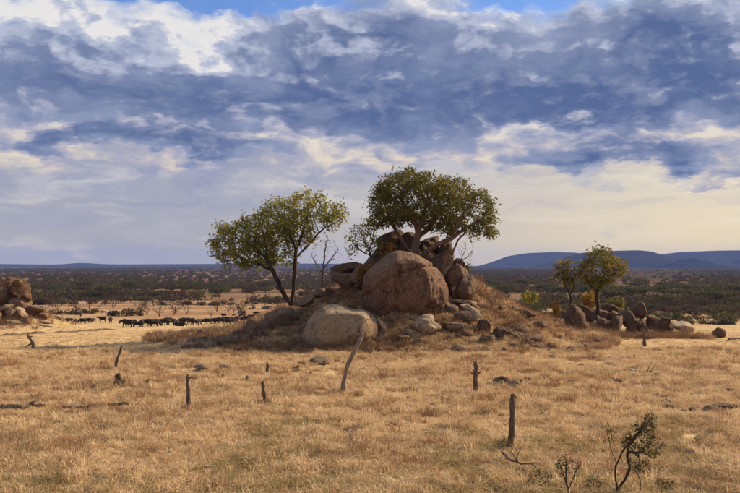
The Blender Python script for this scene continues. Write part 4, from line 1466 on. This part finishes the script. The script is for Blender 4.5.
for q in range(70):
    px = pr.uniform(-10, 480); y = pr.uniform(330, 560)
    x = (px - 370) / F * y
    s = pr.uniform(.8, 1.2)
    plain_tree('scrub' if q % 3 else 'acacia', q, x, y, s, f'{size3(s, .93, 1.07)} {"rounded" if q % 3 else "flat-topped"} grey-green tree in the {"near" if y < 440 else "far"} wooded belt ' + zone3(px, 120, 250, ['above the left outcrop', 'above the buffalo herd', 'behind the left tree and kopje']), 'trees of the left wooded belt', 'tree', 'savanna_tree', pr.uniform(0, 6.28))


# ------------------------------------------------------------------ instanced stuff (geometry nodes, mesh instances)
def scatter(name, protos, pts, rot, scl, mats=None, tilt=None):
    me = bpy.data.meshes.new(name)
    me.from_pydata(pts.tolist(), [], [])
    a = me.attributes.new('rot', 'FLOAT_VECTOR', 'POINT')
    rv = np.zeros((len(pts), 3)); rv[:, 2] = rot
    if tilt is not None: rv[:, 0:2] = tilt
    a.data.foreach_set('vector', rv.ravel())
    a = me.attributes.new('scl', 'FLOAT_VECTOR', 'POINT'); a.data.foreach_set('vector', np.asarray(scl, float).ravel())
    o = bpy.data.objects.new(name, me); COL.objects.link(o)
    ng = bpy.data.node_groups.new(name, 'GeometryNodeTree')
    ng.interface.new_socket('Geometry', in_out='INPUT', socket_type='NodeSocketGeometry')
    ng.interface.new_socket('Geometry', in_out='OUTPUT', socket_type='NodeSocketGeometry')
    gi = ng.nodes.new('NodeGroupInput'); go = ng.nodes.new('NodeGroupOutput')
    jn = ng.nodes.new('GeometryNodeJoinGeometry')
    for p in protos:
        oi = ng.nodes.new('GeometryNodeObjectInfo'); oi.inputs['Object'].default_value = p
        ti = ng.nodes.new('GeometryNodeGeometryToInstance')
        ng.links.new(oi.outputs['Geometry'], ti.inputs[0]); ng.links.new(ti.outputs[0], jn.inputs[0])
    ip = ng.nodes.new('GeometryNodeInstanceOnPoints')
    ip.inputs['Pick Instance'].default_value = True
    ra = ng.nodes.new('GeometryNodeInputNamedAttribute'); ra.data_type = 'FLOAT_VECTOR'; ra.inputs['Name'].default_value = 'rot'
    sa = ng.nodes.new('GeometryNodeInputNamedAttribute'); sa.data_type = 'FLOAT_VECTOR'; sa.inputs['Name'].default_value = 'scl'
    ng.links.new(gi.outputs[0], ip.inputs['Points']); ng.links.new(jn.outputs[0], ip.inputs['Instance'])
    ng.links.new(ra.outputs['Attribute'], ip.inputs['Rotation']); ng.links.new(sa.outputs['Attribute'], ip.inputs['Scale'])
    rnd = ng.nodes.new('FunctionNodeRandomValue'); rnd.data_type = 'INT'
    rnd.inputs[4].default_value = 0; rnd.inputs[5].default_value = len(protos) - 1
    ng.links.new(rnd.outputs[2], ip.inputs['Instance Index'])
    ng.links.new(ip.outputs[0], go.inputs[0])
    md = o.modifiers.new('scatter', 'NODES'); md.node_group = ng
    return tag(o, kind='stuff')


def tuft(seed, n, rad_, h, width, lean, mat, curl=.5):
    r = np.random.default_rng(seed)
    V_, F_ = [], []
    for q in range(n):
        a = r.uniform(0, 6.28); rr_ = rad_ * math.sqrt(r.uniform())
        b = np.array([rr_ * math.cos(a), rr_ * math.sin(a), -.02])
        a2 = a + r.normal() * .9
        H = h * r.uniform(.45, 1.15)
        L = lean * r.uniform(.2, 1.3)
        dv = np.array([math.cos(a2), math.sin(a2), 0])
        m = b + dv * L * H * .35 + np.array([0, 0, H * .6])
        t = b + dv * L * H * (.8 + curl) + np.array([0, 0, H * (1 - .35 * min(L, 1.3))])
        w = np.array([-dv[1], dv[0], 0]) * width * r.uniform(.6, 1.3)
        tw = r.uniform(0, 6.28); w = np.array([math.cos(tw), math.sin(tw), 0]) * np.linalg.norm(w)
        i0 = len(V_)
        V_ += [b - w, b + w, m + w * .8, m - w * .8, t]
        F_ += [[i0, i0 + 1, i0 + 2, i0 + 3], [i0 + 3, i0 + 2, i0 + 4]]
    me = bpy.data.meshes.new('tuft'); me.from_pydata([list(map(float, x)) for x in V_], [], F_); me.materials.append(mat)
    return bpy.data.objects.new('tuft', me)


def field(n, y0, y1, half_px, rng, power=1.0):
    y = y0 + (y1 - y0) * rng.uniform(size=n) ** power
    x = rng.uniform(-1, 1, n) * half_px / F * y
    return x, y


def put(name, protos, x, y, s0, s1, rng, hz_=1.0, sink=.0):
    z = gh(x, y) - sink
    s = rng.uniform(s0, s1, len(x))
    scl = np.stack([s, s, s * hz_ * rng.uniform(.7, 1.3, len(x))], 1)
    scatter(name, protos, np.stack([x, y, z], 1), rng.uniform(0, 6.28, len(x)), scl, tilt=rng.normal(size=(len(x), 2)) * .12)


gr = np.random.default_rng(99)
TS = [tuft(s, 36, .18, .20, .0085, 1.25, M_straw) for s in range(6)]
TL = [tuft(20 + s, 46, .22, .34, .009, 1.05, M_straw) for s in range(4)]
TO = [tuft(40 + s, 34, .18, .30, .009, .9, M_olive) for s in range(4)]
TR = [tuft(60 + s, 40, .20, .40, .008, .7, M_rust) for s in range(4)]
TW = [tuft(80 + s, 26, .22, .62, .007, .9, M_twig, .2) for s in range(4)]
# short straw sward
x, y = field(52000, 14, 50, 430, gr, .85)
dn = fbmn(x / 2.2, y / 2.2, 4.4, 3)
k = gr.uniform(size=len(x)) < np.clip(.62 + .8 * dn, .10, 1)
put('dry_grass', TS, x[k], y[k], .55, 1.15, gr)
# clumps
x, y = field(9000, 14, 50, 430, gr, .9)
dn = fbmn(x / 1.6, y / 1.6, 8.4, 3)
k = dn > .12
put('dry_grass', TL, x[k], y[k], .5, 1.05, gr)
# coarse dark-hearted tussocks
x, y = field(420, 14.5, 46, 430, gr, .8)
cx, cy = np.repeat(x, 14), np.repeat(y, 14)
sz = np.repeat(gr.uniform(.15, .5, len(x)), 14)
cx = cx + gr.normal(size=len(cx)) * sz * 1.4; cy = cy + gr.normal(size=len(cy)) * sz * .8
put('dry_grass', TL + TR[:1], cx, cy, .5, 1.1, gr)
# greener near the camera
x, y = field(15000, 14, 27, 430, gr, 1.0)
dn = fbmn(x / 2.5, y / 2.5, 1.4, 3) + (21 - y) * .09
k = gr.uniform(size=len(x)) < np.clip(.22 + .45 * dn, 0, .55)
put('green_grass', TO, x[k], y[k], .5, 1.1, gr)
x, y = field(5000, 14, 48, 430, gr, .9)
dn = fbmn(x / 3.0, y / 3.0, 11.4, 3)
k = dn > .28
put('rusty_grass', TR, x[k], y[k], .5, 1.0, gr)
# mound cover
x, y = field(30000, 44.5, 66, 430, gr)
k = mound(x, y) > .08
x, y = x[k], y[k]
k = gr.uniform(size=len(x)) < np.clip(.55 + .9 * fbmn(x / 1.3, y / 1.3, 2.1, 3), .06, 1)
k &= gr.uniform(size=len(x)) < .72
put('mound_grass', TL, x[k], y[k], .45, 1.1, gr)
x, y = field(8000, 45, 64, 430, gr)
k = (mound(x, y) > .05) & (fbmn(x / 2.0, y / 2.0, 6.1, 3) > -.05)
put('mound_grass', TR, x[k], y[k], .5, 1.25, gr)
x, y = field(9000, 45, 64, 430, gr)
k = (mound(x, y) > .06) & (fbmn(x / 1.6, y / 1.6, 16.1, 3) > .0)
put('dry_brush', TW, x[k], y[k], .5, 1.3, gr)
# left outcrop brush
x = gr.normal(-43.5, 2.6, 1100); y = gr.normal(94, 3, 1100)
put('dry_brush', TR + TW, x, y, .8, 1.9, gr)
# right outcrop brush
x = gr.uniform(15, 25, 700); y = gr.uniform(58, 66, 700)
put('dry_brush', TR + TW, x, y, .6, 1.5, gr)
# far sward, sparser and in coarser tussocks
x, y = field(22000, 50, 130, 430, gr, 1.0)
k = (mound(x, y) < .1)
k &= gr.uniform(size=len(x)) < np.clip(1.5 - y / 80, .12, 1)
put('dry_grass', TS, x[k], y[k], .5, .9, gr, np.clip(1.3 - y[k] / 100, .35, .8))

# brown brush on the rubble patch at left, and dark clods littering the grass
x = gr.normal(-10.6, 1.3, 260); y = gr.normal(32.6, .7, 260)
put('rusty_grass', TR + TW[:1], x, y, .35, .75, gr)
for q in range(4):
    mk('clod', rock_shape(900 + q, 2, .6, .2, 4)[0], ico(2)[1], M_rock_tan if q % 2 else M_bank)
for o in [o for o in COL.objects if o.name.split('.')[0] == 'clod']:
    bpy.data.objects.remove(o)
CL = [bpy.data.objects.new('clod', m_) for m_ in bpy.data.meshes if m_.name.split('.')[0] == 'clod']
x, y = field(700, 15, 47, 430, gr, .8)
k = fbmn(x / 4, y / 4, 21.0, 3) > 0
x, y = x[k], y[k]
s = gr.uniform(.08, .30, len(x))
scatter('earth_clods', CL, np.stack([x, y, gh(x, y) + .05], 1), gr.uniform(0, 6.28, len(x)), np.stack([s * 1.4, s, s * .7], 1))

# distant scrub beyond the trees one can tell apart
def lump(seed, mat):
    r = np.random.default_rng(seed)
    c = r.normal(size=(26, 3)) * np.array([1.6, 1.6, .7]) + np.array([0, 0, 1.5])
    v, f = leaves(c, 7, .5, .55, r, .2)
    me = bpy.data.meshes.new('scrub'); me.from_pydata(v.tolist(), [], f.tolist()); me.materials.append(mat)
    return bpy.data.objects.new('scrub', me)


LU = [lump(s, M_leaf4 if s % 4 == 0 else M_leaf5) for s in range(6)]
n = 34000
y = np.exp(gr.uniform(math.log(280), math.log(5200), n))
x = gr.uniform(-430, 430, n) / F * y
dn = fbmn(x / np.clip(y / 3, 160, 900), y / np.clip(y / 8, 60, 400), 3.3, 3)
east = smooth((x / y - .02) / .14)
west_p = np.where(y < 620, np.where(y < 330, -.1, .10), -.12) + .75 * dn
east_p = np.where(y < 600, .04, .42) + .6 * dn
k = gr.uniform(size=n) < np.clip(west_p * (1 - east) + east_p * east, 0.01, 1)
x, y = x[k], y[k]
s = gr.uniform(.35, .95, len(x)) * np.clip(y / 1200, 1, 3)
scatter('distant_scrub', LU, np.stack([x, y, gh(x, y)], 1), gr.uniform(0, 6.28, len(x)), np.stack([s, s, s * np.clip(1200 / y, .45, 1)], 1))
# low dark scrub dotting the middle plain
n = 7000
y = gr.uniform(150, 330, n); px = gr.uniform(-20, 760, n)
x = (px - 370) / F * y
dn = fbmn(x / 30, y / 14, 7.7, 3) + np.where(px > 480, .1, -.30) + (y - 240) / 350
k = (dn > .15) & ~((px < 290) & (y < 212))
x, y = x[k], y[k]
s = gr.lognormal(-1.45, .5, len(x)).clip(.08, .6)
scatter('low_scrub', [lump(9, M_leaf5), lump(10, M_leaf5), lump(11, M_leaf4)], np.stack([x, y, gh(x, y)], 1), gr.uniform(0, 6.28, len(x)), np.stack([s, s, s], 1))
